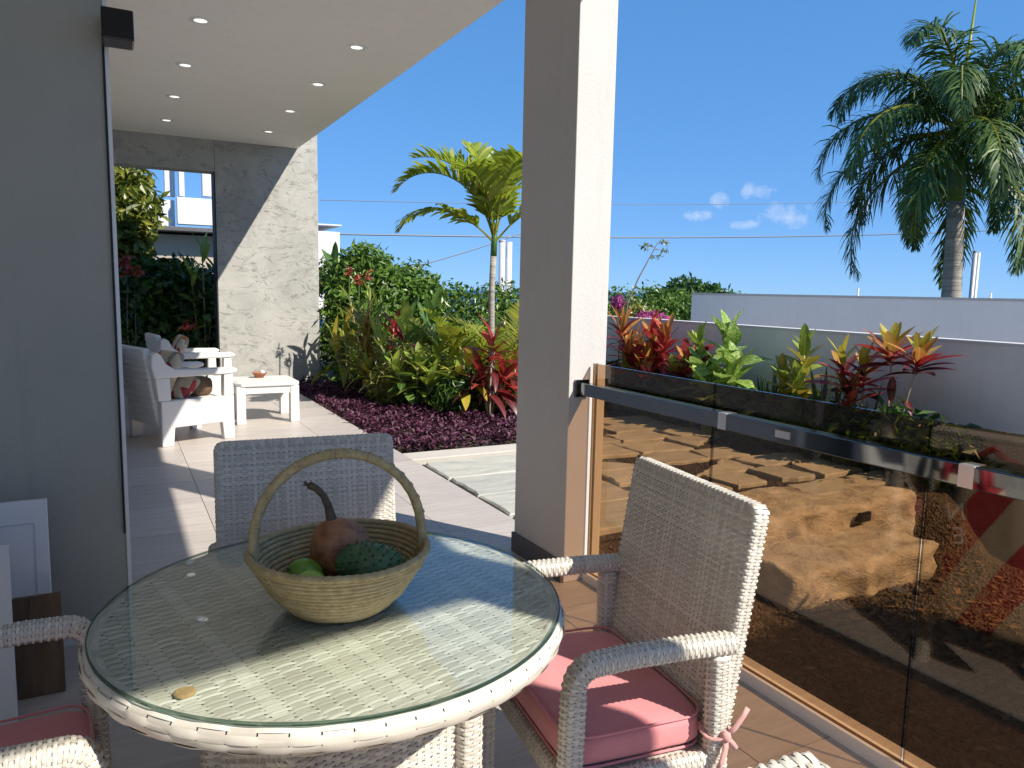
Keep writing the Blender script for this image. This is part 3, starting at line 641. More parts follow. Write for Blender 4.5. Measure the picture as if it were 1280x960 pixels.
# --- wicker armchair, built once, front towards local +y
def build_chair():
    ch = empty('wicker_chair')
    W = .262; yf, yb = .195, -.165; AZ = .632
    for s in (-1, 1):
        tube_weave('leg', ch, [(s*W, yf+.012, 0), (s*W, yf+.006, .30), (s*W, yf, .575)], (1, 0, 0), .025, .025, seed=11+s)
        arc = [(s*W, yf, .576), (s*W, yf-.001, .592), (s*W, yf-.007, .610), (s*W, yf-.020, .624), (s*W, yf-.038, .631), (s*W, yf-.12, .636), (s*W, -.06, .634), (s*W, yb-.030, .628)]
        tube_weave('armrest', ch, arc, (1, 0, 0), .027, .022, seed=21+s)
        tube_weave('leg', ch, [(s*W, yb-.02, 0), (s*W, yb, .35), (s*W, yb+.004, .602)], (1, 0, 0), .025, .025, seed=31+s)
        tube_weave('seat_rail', ch, [(s*(W-.004), yb+.024, .352), (s*(W-.004), 0, .352), (s*(W-.004), yf-.020, .352)], (1, 0, 0), .018, .026, row=.0075, seed=41+s)
    for y in (yf, yb):
        tube_weave('seat_rail', ch, [(-W+.024, y, .352), (0, y, .352), (W-.024, y, .352)], (0, 1, 0), .018, .026, row=.0075, seed=int(60+y*50))
    mb = MB(); weave(mb, plane_S((-W+.015, yb, .372), (1, 0, 0), (0, 1, 0), (0, 0, 1)), 2*W-.03, yf-yb, .02, .01, .0012, seed=9); mb.box((-W+.02, yb+.01, .358), (W-.02, yf-.01, .369), 1)
    mb.build('seat', ['wicker', 'wicker_core'], ch, smooth=True)
    # backrest: slab leaning back
    bw, z0, z1, th = .256, .365, .925, .020; y_0 = yb-.008; rec = .085
    L = math.hypot(z1-z0, rec); ev = np.array([0, -rec/L, (z1-z0)/L]); nf = np.array([0, (z1-z0)/L, rec/L])
    mb = MB(); base = np.array([0, y_0, z0])
    weave(mb, plane_S(base+[-bw, 0, 0]+nf*th, (1, 0, 0), ev, nf), 2*bw, L, .0155, .0076, .0014, seed=2)
    weave(mb, plane_S(base+[bw, 0, 0]-nf*th, (-1, 0, 0), ev, -nf), 2*bw, L, .0155, .0076, .0014, seed=4)
    path = [base+np.array([-bw, 0, 0]), base+np.array([-bw, 0, 0])+ev*(L*.5), base+np.array([-bw, 0, 0])+ev*(L-.014), base+np.array([-bw+.004, 0, 0])+ev*(L-.004), base+np.array([-bw+.014, 0, 0])+ev*L,
            base+np.array([0, 0, 0])+ev*L, base+np.array([bw-.014, 0, 0])+ev*L, base+np.array([bw-.004, 0, 0])+ev*(L-.004), base+np.array([bw, 0, 0])+ev*(L-.014), base+np.array([bw, 0, 0])+ev*(L*.5), base+np.array([bw, 0, 0])]
    S, per, PLn = tube_S(path, nf, th+.0015, .012, 4.0); weave(mb, S, per, PLn, .0155, .0076, .0014, seed=6)
    v = [base+np.array([sx*(bw-.004), 0, 0])+ev*(q*(L-.004))+nf*(t_*(th-.003)) for t_ in (-1, 1) for q in (0, 1) for sx in (-1, 1)]
    mb.add(v, [(0, 1, 3, 2), (4, 6, 7, 5), (0, 2, 6, 4), (1, 5, 7, 3), (2, 3, 7, 6), (0, 4, 5, 1)], 1)
    mb.build('backrest', ['wicker', 'wicker_core'], ch, smooth=True)
    return ch
def cushion_mesh():
    mb = MB(); n, mz = 22, 9; w, d, h = .243, .178, .043; V = []
    def pt(a, b):
        ca_, sa_ = math.cos(a), math.sin(a); cb, sb = math.cos(b), math.sin(b); e = .24
        f = lambda x, p: math.copysign(abs(x)**p, x)
        x = w*f(cb, .22)*f(ca_, e); y = d*f(cb, .22)*f(sa_, e); z = h*f(sb, .55)*(1-.10*max(0, 1-(x/w)**2-(y/d)**2)+.0)
        z += .0035*math.sin(x*31+1)*math.sin(y*27+2)+(.005 if sb > 0 else 0)*(1-(x/w)**2)*(1-(y/d)**2)
        return (x+.002*math.sin(z*90+y*40), y, z)
    N = n*4
    for i in range(mz*2+1):
        b = -math.pi/2+math.pi*i/(mz*2)
        for k in range(N): V.append(pt(2*math.pi*k/N, b*.999))
    V.append((0, 0, -h)); V.append((0, 0, h*.9+.004)); nb = N*(mz*2+1)
    F = [(i*N+k, i*N+(k+1) % N, (i+1)*N+(k+1) % N, (i+1)*N+k) for i in range(mz*2) for k in range(N)]+[(nb, (k+1) % N, k) for k in range(N)]+[(nb+1, mz*2*N+k, mz*2*N+(k+1) % N) for k in range(N)]
    mb.add(V, F); return mb
def ribbon(path, w, up=(0, 0, 1), th=.0015):
    mb = MB(); pts = [Vector(p) for p in path]; V = []
    for i, p in enumerate(pts):
        t_ = (pts[min(i+1, len(pts)-1)]-pts[max(i-1, 0)]).normalized(); s_ = t_.cross(Vector(up)); s_ = s_.normalized() if s_.length > .05 else Vector((1, 0, 0)); n_ = s_.cross(t_)
        V += [p-s_*w/2-n_*th, p+s_*w/2-n_*th, p+s_*w/2+n_*th, p-s_*w/2+n_*th]
    F = [(i*4+k, i*4+(k+1) % 4, i*4+4+(k+1) % 4, i*4+4+k) for i in range(len(pts)-1) for k in range(4)]+[(0, 3, 2, 1), tuple(len(pts)*4-4+k for k in range(4))]
    mb.add([tuple(v) for v in V], F); return mb
def tie(parent, sx):
    # ribbon round the back leg with a knot and two loose ends (chair space)
    x, y, z = sx*.262, -.165+.002, .425; r = .031
    ring = [(x+r*math.cos(a), y+r*math.sin(a), z+.006*math.sin(a*2)) for a in np.linspace(0, 2*math.pi, 17)]
    mb = ribbon(ring, .014, (0, 0, 1)); o = mb.build('tie', 'pink_tie', parent, smooth=True)
    k = Vector((x+sx*r, y-.006, z))
    mb = MB(); mb.lathe([(0, -.013), (.010, -.009), (.013, 0), (.010, .009), (0, .013)], 10, (k.x, k.y, k.z)); mb.build('tie_knot', 'pink_tie', parent, smooth=True)
    for e in ([(0, 0, 0), (.006, -.02, .02), (.010, -.038, .048), (.008, -.050, .062)], [(0, 0, 0), (.008, .004, -.022), (.010, .014, -.050), (.006, .022, -.075)], [(0, 0, 0), (.008, -.016, -.018), (.008, -.024, -.03)]):
        mb = ribbon([k+Vector((sx*q[0], q[1], q[2])) for q in e], .012, (sx, .2, 0)); mb.build('tie_end', 'pink_tie', parent, smooth=True)
proto = build_chair()
specs = [((1.036, 1.463), 83, 'wicker armchair with a lit frame standing against the glass railing', 'pink seat cushion tied to the chair by the glass railing'),
         ((.488, 2.06), 174, 'wicker armchair facing the table from the white patio seating side', 'pink seat cushion on the chair behind the fruit basket'),
         ((-.262, 1.612), -88, 'wicker armchair beside the leaning boards and grey wall', 'pink seat cushion on the chair beside the grey wall'),
         ((.37, .742), -2, 'wicker armchair with its back to the viewer at the open terrace end', 'pink seat cushion on the chair at the open terrace end')]
cm = None
for i, (p, a, l1, l2) in enumerate(specs):
    o = proto if i == 0 else copy_tree(proto); o.location = (p[0], p[1], 0); o.rotation_euler = (0, 0, R(a)); tag(o, l1, 'chair', 'wicker chairs round the table')
    cu = empty('seat_cushion', (p[0], p[1], 0), R(a)); tag(cu, l2, 'cushion', 'pink chair cushions')
    if cm is None: cm = cushion_mesh().mesh('cushion_pad', 'pink_fabric', True)
    pad = link('cushion_pad', cm, cu); pad.location = (0, .018, .417); pad.rotation_euler = (0, 0, R((.6, -1, 1.2, 0)[i]))
    for zz in (.036, -.034):
        f_ = lambda x, p_: math.copysign(abs(x)**p_, x); mb = MB(); mb.tube([(.2405*f_(math.cos(a_), .24), .1755*f_(math.sin(a_), .24), zz+.002*math.sin(a_*5)) for a_ in np.linspace(.02, 2*math.pi+.02, 65)], .0032, 6, False)
        pp_ = mb.build('piping', 'pink_fabric', pad, smooth=True)
    for sx in (-1, 1):
        if i in (0, 3): tie(cu, sx)

def soft_box(w, d, h, n=10, e=.35, puff=.0):
    mb = MB(); V = []; N = n*4; f = lambda x, p: math.copysign(abs(x)**p, x)
    for i in range(n+1):
        b = -math.pi/2+math.pi*i/n
        for k in range(N):
            a = 2*math.pi*k/N; V.append((w*f(math.cos(b), .4)*f(math.cos(a), e), d*f(math.cos(b), .4)*f(math.sin(a), e), h*f(math.sin(b), .7)))
    V += [(0, 0, -h), (0, 0, h)]
    mb.add(V, [(i*N+k, i*N+(k+1) % N, (i+1)*N+(k+1) % N, (i+1)*N+k) for i in range(n) for k in range(N)]+[((n+1)*N, (k+1) % N, k) for k in range(N)]+[((n+1)*N+1, n*N+k, n*N+(k+1) % N) for k in range(N)]); return mb
# --- bags hung on the back of the chair by the railing (seen mirrored in the glass)
RCX, RCY, RCA = 1.036, 1.463, R(83)
tg = tag(empty('tote_bag', (RCX, RCY, 0), RCA), 'red and beige printed tote bag hung behind the railing chair, mirrored in the glass', 'bag')
mb = MB(); nu, nv = 30, 22; V = []
for j in range(nv+1):
    q = j/nv
    for i in range(nu):
        a = 2*math.pi*i/nu; w = .115+.045*q; t_ = .018+.045*math.sin(math.pi*min(1, q*1.05))**.7
        x = .035+w*math.copysign(abs(math.cos(a))**.6, math.cos(a)); y = -.288+.01*(1-q)+t_*math.copysign(abs(math.sin(a))**.9, math.sin(a))+.006*math.sin(x*40+q*6)
        V.append((x, y, .80-.56*q+.012*math.sin(x*16)*(1-q)))
V.append((.035, -.288, .238)); F = [(j*nu+i, j*nu+(i+1) % nu, (j+1)*nu+(i+1) % nu, (j+1)*nu+i) for j in range(nv) for i in range(nu)]+[(nv*nu+i, nv*nu+(i+1) % nu, len(V)-1) for i in range(nu)]
mb.add(V, F); mb.build('bag_body', 'tote_fabric', tg, smooth=True)
for dy in (-.025, .015):
    mb = ribbon([(-.03, -.285+dy, .77), (-.02, -.282+dy, .85), (.035, -.28+dy, .895), (.09, -.282+dy, .85), (.10, -.285+dy, .77)], .026, (0, 1, 0)); mb.build('strap', 'leather_red', tg, smooth=True)
for k, chh in enumerate('NE'):
    fc = bpy.data.curves.new('lettering', 'FONT'); fc.body = chh; fc.size = .085; fc.extrude = .001; fo = bpy.data.objects.new('lettering_tmp', fc); COL.objects.link(fo)
    dg = bpy.context.evaluated_depsgraph_get(); me = bpy.data.meshes.new_from_object(fo.evaluated_get(dg)); bpy.data.objects.remove(fo); me.materials.clear(); me.materials.append(MATS['print_white'])
    lo2 = link('lettering', me, tg); lo2.location = (.075-.005*k, -.356, .64-.085*k); lo2.rotation_euler = (R(90), R(12), 0)
bg2 = tag(empty('black_bag', (RCX, RCY, 0), RCA), 'black bag with a round carry loop hung on the railing chair, mirrored in the glass', 'bag')
o = soft_box(.085, .055, .17, e=.5).build('bag_body', 'black_cloth', bg2, smooth=True); o.location = (.165, -.262, .55)
mb = MB(); mb.tube([(.225+.045*math.sin(a), -.285, .55+.055*math.cos(a)) for a in np.linspace(0, math.pi, 15)], .009, 8); mb.build('carry_loop', 'black_cloth', bg2, smooth=True)
mb = ribbon([(.13, -.275, .70), (.145, -.272, .84), (.165, -.270, .89), (.185, -.272, .84), (.20, -.275, .70)], .02, (0, 1, 0)); mb.build('strap', 'black_cloth', bg2, smooth=True)

# --- basket with fruit
BC = Vector((.395, 1.478, .7506))
bk = tag(empty('fruit_basket', BC), 'coiled straw basket with a tall arched handle on the glass table', 'basket')
NC = 13; prof = []
for k in range(NC):
    q = k/(NC-1); prof.append((.098+.078*q**.85+.004*math.sin(q*3.1), .006+.112*q))
for k, (r_, z_) in enumerate(prof):
    mb = MB(); n, mseg = 132, 8; V = []; rr0 = .0062 if k < NC-1 else .0078
    for i in range(n):
        a = 2*math.pi*i/n; wob = .0012*math.sin(3*a+k)+.0008*math.sin(7*a+2*k); stitch = .82+.26*abs(math.sin(a*n/4*1.0+k*1.3))
        ell = 1+.02*math.cos(2*(a-.3))
        for m_ in range(mseg):
            b = 2*math.pi*m_/mseg; q = rr0*stitch
            V.append(((r_*ell+wob+q*math.cos(b))*math.cos(a), (r_*ell+wob+q*math.cos(b))*math.sin(a), z_+q*.98*math.sin(b)+.0016*math.sin(2*a+.7)*k/NC))
    mb.add(V, [(i*mseg+j, ((i+1) % n)*mseg+j, ((i+1) % n)*mseg+(j+1) % mseg, i*mseg+(j+1) % mseg) for i in range(n) for j in range(mseg)])
    mb.build('coil' if k < NC-1 else 'rim', 'straw', bk, smooth=True)
mb = MB(); mb.lathe([(0, .004), (.04, .0045), (.10, .003), (.10, .009), (0, .009)], 48); mb.build('base_disc', 'straw', bk)
hd = Vector((.98, -.13, 0)).normalized(); HP = []
for i in range(41):
    a = math.pi*i/40; x = -.170*math.cos(a)*(1-.08*math.sin(a)**2); z = .105+.208*math.sin(a)**.72
    HP.append(hd*x+Vector((0, .012*math.sin(a), z)))
HP = [hd*-.163+Vector((0, 0, .088))]+HP+[hd*.163+Vector((0, 0, .088))]
mb = MB(); mb.tube(HP, [.0105*(.93+.12*((i*7) % 5)/5) for i in range(len(HP))], 10); o = mb.build('handle', 'straw', bk, smooth=True)
for i in range(3, len(HP)-3, 1):
    if i % 2 == 0:
        p = HP[i]; d = (HP[i+1]-HP[i-1]).normalized(); mb = MB(); mb.tube([p-d*.0035, p+d*.0035+hd*.002], [.0110, .0110], 9, True); mb.build('handle_wrap', 'straw', o, smooth=True)
def blob(name, label, cat, c, rad, mat, fn=None, n=28, rot=(0, 0, 0), spikes=0):
    root = tag(empty(name, c), label, cat); mb = MB(); M = Euler(rot).to_matrix(); V = []
    for i in range(n+1):
        th = math.pi*i/n
        for k in range(n*2):
            a = math.pi*k/n; d = Vector((math.sin(th)*math.cos(a), math.sin(th)*math.sin(a), math.cos(th))); s_ = fn(d) if fn else 1
            V.append(tuple(M @ Vector((d.x*rad[0]*s_, d.y*rad[1]*s_, d.z*rad[2]*s_))))
    N = n*2; mb.add(V, [(i*N+k, (i+1)*N+k, (i+1)*N+(k+1) % N, i*N+(k+1) % N) for i in range(n) for k in range(N)])
    mb.build('skin', mat, root, smooth=True); return root, M
def at(px, py, y): return ony(px, py, y)
gp = BC+Vector((.012, .045, .098))
gd, M = blob('dried_gourd', 'reddish brown dried gourd with a curved dark stalk in the basket', 'gourd', gp, (.062, .062, .058), 'gourd_skin', lambda d: 1+.28*max(0, d.z)**3+.05*math.cos(6*math.atan2(d.y, d.x))*(1-abs(d.z)), rot=(R(12), R(-28), 0))
tip = M @ Vector((0, 0, .070))
stp = [Vector((-.012, 0, .045)), Vector((-.020, 0, .072)), Vector((-.026, -.002, .098)), Vector((-.036, -.004, .122)), Vector((-.052, -.006, .140)), Vector((-.066, -.006, .148))]
mb = MB(); mb.tube(stp, [.017, .011, .0085, .0075, .0075, .0085], 9); sk = mb.build('stalk', 'dry_stalk', gd, smooth=True)
for k in range(5):
    d = Vector((-.8+rng.uniform(-.4, .3), rng.uniform(-.6, .6), rng.uniform(-.3, .7))).normalized(); mb = MB(); mb.tube([stp[-1], stp[-1]+d*.013], [.003, .001], 5); mb.build('stalk_fibre', 'dry_stalk', sk)
fr1, _ = blob('green_mango', 'round dark green fruit at the back of the basket', 'fruit', BC+Vector((-.070, .018, .066)), (.040, .036, .033), 'green_fruit', rot=(0, R(20), R(30)))
fr2, _ = blob('lime', 'bright lime green fruit at the front of the basket', 'fruit', BC+Vector((-.078, -.058, .068)), (.038, .033, .031), 'lime_fruit', rot=(0, R(-10), R(50)))
for fr_ in (fr1, fr2):
    mb = MB(); mb.tube([(-.028, -.006, .016), (-.036, -.010, .022)], [.004, .003], 6); mb.build('stem_nub', 'dry_stalk', fr_)
ssp = BC+Vector((.052, -.045, .085)); srt = (R(8), R(14), R(-20))
ss, M = blob('soursop', 'dark green spiny soursop lying in the basket', 'fruit', ssp, (.072, .050, .046), 'spiny_fruit', lambda d: 1+.05*math.sin(4*math.atan2(d.y, d.x)+1)*(1-d.z*d.z), rot=srt)
mb = MB()
for k in range(170):
    zz = 1-2*(k+.5)/170; a = k*2.39996; rr_ = math.sqrt(1-zz*zz); d = Vector((rr_*math.cos(a), rr_*math.sin(a), zz)); p = M @ Vector((d.x*.071, d.y*.049, d.z*.045)); nn = (M @ Vector((d.x/.071, d.y/.049, d.z/.045))).normalized()
    mb.tube([p-nn*.002, p+nn*.004+Vector((0, 0, .001)), p+nn*.0085+Vector((.002, 0, .001))], [.0034, .0022, .0004], 5, False)
stuff(mb.build('spines', 'spiny_fruit', ss, smooth=True))

# --- boards leaning on the grey wall
def leaner(name, label, cat, x0, x1, z1, yfoot, lean, th, mat, extra=None):
    o = tag(empty(name, (x0, yfoot, 0)), label, cat); M = Matrix.Rotation(-lean, 4, 'X')
    mb = MB(); mb.box((0, -th, 0), (x1-x0, 0, z1), M=M); p = mb.build('board', mat, o, bevel=.002); return o, M
q0 = onz(12, 868, 0); q1 = onz(68, 858, 0)
o, M = leaner('brown_board', 'old brown timber board leaning on the grey wall', 'board', -.335, -.195, .345, 2.88, R(4), .02, 'old_board')
q = ony(60, 632, 3.0)
o, M = leaner('picture_board', 'white framed panel leaning behind the brown board', 'panel', -.62, -.235, .63, 3.05, R(4), .018, 'white_board')
for lo, hi in (((.03, -.0205, .05), (.345, -.0185, .054)), ((.03, -.0205, .545), (.345, -.0185, .549)), ((.03, -.0205, .054), (.034, -.0185, .545)), ((.341, -.0205, .054), (.345, -.0185, .545))):
    mb = MB(); mb.box(lo, hi, M=M); mb.build('groove', 'white_board_edge', o)
o, M = leaner('pale_sheet', 'narrow pale grey sheet standing in front of the white panel', 'sheet', -.62, -.318, .58, 2.72, R(3), .012, 'clear_plastic_film')

# ================================================================== FAR SEATING
def patio_chair(name='patio_armchair'):
    # local: faces +x, near side at y=0, width .72 in y, depth .66 in x
    ch = empty(name); Wd = .72
    def prismxz(pl, y0, y1, nm, bev=.01):
        mb = MB(); n = len(pl); V = [(x, y0, z) for x, z in pl]+[(x, y1, z) for x, z in pl]
        mb.add(V, [tuple(range(n)), tuple(reversed(range(n, 2*n)))]+[(i, n+i, n+(i+1) % n, (i+1) % n) for i in range(n)]); return mb.build(nm, 'white_plastic', ch, bevel=bev)
    for y0, y1 in ((0, .07), (Wd-.07, Wd)):
        prismxz([(.0, 0), (.10, 0), (.115, .16), (.545, .16), (.56, 0), (.66, 0), (.66, .40), (.0, .40)], y0, y1, 'side_panel')
        prismxz([(.565, .4005), (.66, .4005), (.655, .598), (.57, .598)], y0+.002, y1-.002, 'arm_post', .008)
        prismxz([(-.02, .4005), (.09, .4005), (.085, .598), (-.04, .598)], y0+.002, y1-.002, 'arm_post', .008)
        prismxz([(-.05, .5985), (.62, .5985), (.69, .61), (.70, .635), (.66, .655), (.30, .662), (.12, .672), (.05, .72), (.01, .80), (-.03, .825), (-.07, .80), (-.075, .70)], y0-.012, y1+.012, 'armrest', .012)
    mb = MB(); mb.box((.06, .0705, .20), (.65, Wd-.0705, .30)); mb.build('seat_base', 'white_plastic', ch, bevel=.01)
    M = Matrix.Translation((.03, 0, .16)) @ Matrix.Rotation(R(-9), 4, 'Y')
    mb = MB(); mb.box((-.03, .0705, 0), (.03, Wd-.0705, .70), M=M); b_ = mb.build('backrest', 'white_plastic', ch, bevel=.015)
    for k in range(11):
        mb = MB(); mb.box((-.036, .085, .06+k*.055), (-.0305, Wd-.085, .095+k*.055), M=M); mb.build('back_slat', 'white_plastic', b_)
    return ch
A = patio_chair(); A.location = (.335, 6.99, 0); A.rotation_euler = (0, 0, R(20)); tag(A, 'white plastic patio armchair piled with a brown bag and patterned pillow', 'armchair')
Bc = copy_tree(A); Bc.location = (.50, 8.72, 0); Bc.rotation_euler = (0, 0, R(8)); tag(Bc, 'white plastic patio armchair farther back by the garden opening', 'armchair')
def pillow(name, label, cat, loc, rot, dims, mat, e=.5):
    o = soft_box(*dims, e=e).build(name, mat, None, smooth=True); o.location = loc; o.rotation_euler = [R(a) for a in rot]; tag(o, label, cat); return o
pillow('seat_pad', 'cream seat pad on the armchair with the brown bag', 'seat pad', (.545, 7.46, .345), (0, 0, 20), (.26, .28, .05), 'cream_fabric', .3)
pillow('seat_pad', 'cream seat pad on the armchair nearer the garden opening', 'seat pad', (.80, 9.13, .345), (0, 0, 8), (.26, .28, .05), 'cream_fabric', .3)
pillow('throw_pillow', 'red and cream patterned pillow leaning in the front white armchair', 'pillow', (.385, 7.42, .60), (0, -66, 22), (.21, .21, .055), 'print_fabric', .22)
pillow('throw_pillow', 'patterned pillow standing upright in the farther white armchair', 'pillow', (.60, 9.12, .63), (0, -64, 4), (.22, .22, .055), 'print_fabric', .22)
pillow('throw_pillow', 'small patterned pillow flopped on the front armchair seat', 'pillow', (.52, 7.28, .475), (8, -40, 34), (.14, .12, .045), 'print_fabric', .25)
bg = tag(empty('handbag', (.66, 7.36, .395), R(20)), 'brown and black handbag on the front white armchair', 'handbag')
soft_box(.11, .10, .085, e=.4).build('bag_body', 'brown_leather', bg, smooth=True).location = (0, 0, .085)
o = soft_box(.10, .11, .07, e=.5).build('bag_flap', 'black_cloth', bg, smooth=True); o.location = (-.07, .12, .17)
mb = MB(); mb.tube([(.06+.06*math.sin(a)*.2, -.06+.07*(1-math.cos(a)), .13+.10*math.sin(a)) for a in np.linspace(0, math.pi, 13)], .008, 7); mb.build('strap', 'black_cloth', bg, smooth=True)
# low table
lt = tag(empty('low_table', (1.37, 8.17, 0)), 'low white patio table between the armchairs and the stone wall', 'table')
a, c_ = .32, .06; mb = MB(); mb.prism([(-a+c_, -a), (a-c_, -a), (a, -a+c_), (a, a-c_), (a-c_, a), (-a+c_, a), (-a, a-c_), (-a, -a+c_)], .385, .42); mb.build('tabletop', 'white_plastic', lt, bevel=.006)
for k in range(5):
    mb = MB(); mb.box((-a+.03, -a+.045+k*.117, .4202), (a-.03, -a+.045+k*.117+.09, .4235)); mb.build('top_slat', 'white_plastic', lt)
mb = MB(); mb.box((-a+.03, -a+.02, .31), (a-.03, -a+.045, .384)); mb.box((-a+.03, a-.045, .31), (a-.03, a-.02, .384)); mb.box((-a+.02, -a+.046, .31), (-a+.045, a-.046, .384)); mb.box((a-.045, -a+.046, .31), (a-.02, a-.046, .384)); mb.build('apron', 'white_plastic', lt)
for sx in (-1, 1):
    for sy in (-1, 1):
        mb = MB(); mb.box((sx*(a-.055)-.045, sy*(a-.055)-.045, 0), (sx*(a-.055)+.045, sy*(a-.055)+.045, .3845)); mb.build('leg', 'white_plastic', lt, bevel=.008)
bo = tag(empty('bowl', onz(321, 470, .43)), 'small terracotta bowl on the low white table', 'bowl'); bo.location = (1.36, 8.30, .424)
mb = MB(); mb.lathe([(0, .0), (.04, 0), (.075, .05), (.078, .055), (.07, .054), (.04, .012), (0, .01)], 24); mb.build('bowl_body', 'terracotta', bo, smooth=True)
mb = MB(); mb.lathe([(0, .0), (.025, .005), (.028, .02), (.012, .035), (0, .037)], 12, (.03, .0, .04)); mb.build('shell', 'spacer', bo, smooth=True)

# ================================================================== PLANTS
LEAVES = {}
def leaf_mesh(L, W, droop=.6, fold=.25, tip=1.0, base=.12, mat='leaf_green', wav=0.0, seg=7):
    key = (L, W, droop, fold, tip, base, mat, wav)
    if key in LEAVES: return LEAVES[key]
    mb = MB(); V = []; x = z = 0; ang = 0
    for i in range(seg+1):
        q = i/seg; w = W*.5*(max(0, math.sin(math.pi*min(1, base+(1-base)*q)**tip)))**.75 if 0 < q < 1 else W*(.08 if q == 0 else .0)
        if i: x += L/seg*math.cos(ang); z += L/seg*math.sin(ang)
        ang = -droop*q; wv = wav*math.sin(q*9)*W
        V += [(x, -w, z+w*fold+wv), (x, 0, z), (x, w, z+w*fold-wv)]
    mb.add(V, [(i*3+j, (i+1)*3+j, (i+1)*3+j+1, i*3+j+1) for i in range(seg) for j in (0, 1)])
    LEAVES[key] = mb.mesh('leaf', mat, True); return LEAVES[key]
def put_leaf(me, root, p, az, el, s=1, roll=0):
    o = link('leaf', me, root); o.location = p; o.scale = (s, s, s)
    o.rotation_euler = (Matrix.Rotation(az, 3, 'Z') @ Matrix.Rotation(-el, 3, 'Y') @ Matrix.Rotation(roll, 3, 'X')).to_euler(); return o
def leafy(name, label, cat, base, stems, leafset, n=16, el=(75, -20), frac=.5, group=None, stem_mat='pale_stem', sr=.011, ls=(.8, 1.15), mesh_d=None):
    """stems: list of (top offset vector); leaves spiral along the upper part of each stem, upright at the tip and drooping lower"""
    root = tag(empty(name, base), label, cat, group)
    for top in stems:
        top = Vector(top); mid = top*.5+Vector((rng.uniform(-.03, .03), rng.uniform(-.03, .03), 0)); pts = [Vector((0, 0, -.03)), mid*.55, mid*1.0, top*.8+mid*.1*0, top]
        pts = [Vector((0, 0, -.03)), top*.33+(mid-top*.5)*.8, top*.66+(mid-top*.5)*.8, top]
        mb = MB(); mb.tube(pts, [sr*1.25, sr, sr*.9, sr*.6], 7); mb.build('stem', stem_mat, root, smooth=True)
        for k in range(n):
            q = k/(n-1) if n > 1 else 1; f = 1-frac*(1-q)
            seg_i = min(2, int(f*3)); ff = f*3-seg_i; p = pts[seg_i].lerp(pts[seg_i+1], min(1, ff))
            az = k*2.39996+rng.uniform(-.3, .3); e = R(el[1]+(el[0]-el[1])*q**1.1+rng.uniform(-12, 12))
            me = leafset[min(len(leafset)-1, int(q*len(leafset)))] if rng.random() < .7 else rng.choice(leafset)
            put_leaf(me, root, p, az, e, rng.uniform(*ls)*(1-.25*q), rng.uniform(-.3, .3))
    return root
def LM(mat, L=.24, W=.075, droop=.7, **k): return leaf_mesh(L, W, droop, mat=mat, **k)
croton = [LM('leaf_maroon', .22, .075, .9), LM('leaf_red', .24, .08, .7), LM('leaf_red', .24, .08, .5), LM('leaf_orange', .23, .07, .35)]
croton_y = [LM('leaf_lime', .18, .085, .9), LM('leaf_yellow', .19, .09, .6), LM('leaf_yellow', .19, .085, .4), LM('leaf_lime', .19, .08, .25)]
croton_g = [LM('leaf_green', .20, .08, .9), LM('leaf_lime', .22, .085, .6), LM('leaf_lime', .22, .08, .4)]
croton_d = [LM('leaf_maroon', .22, .08, .9), LM('leaf_maroon', .22, .08, .6), LM('leaf_red', .22, .075, .5), LM('leaf_lime', .2, .07, .3)]
ti_red = [LM('leaf_maroon', .34, .075, 1.2, tip=.8), LM('leaf_red', .36, .08, .9, tip=.8), LM('leaf_red', .36, .075, .6, tip=.8)]
ti_rust = [LM('leaf_maroon', .30, .045, .9), LM('leaf_red', .32, .045, .7), LM('leaf_orange', .30, .04, .4)]
crest = [LM('leaf_maroon', .20, .062, .5), LM('leaf_red', .22, .065, .4), LM('leaf_orange', .21, .06, .25), LM('leaf_yellow', .2, .055, .2)]
varieg = [leaf_mesh(.27, .15, .8, .2, mat='leaf_variegated', wav=.04), leaf_mesh(.30, .16, .55, .2, mat='leaf_variegated', wav=.04), leaf_mesh(.27, .14, .3, .25, mat='leaf_variegated')]
banana = [leaf_mesh(.62, .15, 1.2, .22, mat='leaf_green', wav=.03), leaf_mesh(.6, .14, .8, .22, mat='leaf_lime', wav=.03), leaf_mesh(.55, .13, .4, .25, mat='leaf_green')]
ginger = [leaf_mesh(.34, .075, .9, .2, mat='leaf_green'), leaf_mesh(.36, .075, .6, .2, mat='leaf_green'), leaf_mesh(.32, .07, .3, .2, mat='leaf_lime')]
snake = leaf_mesh(.48, .055, .08, .35, .62, .3, 'leaf_snake', .03)
snake2 = leaf_mesh(.40, .05, .12, .35, .62, .3, 'leaf_snake', .05)

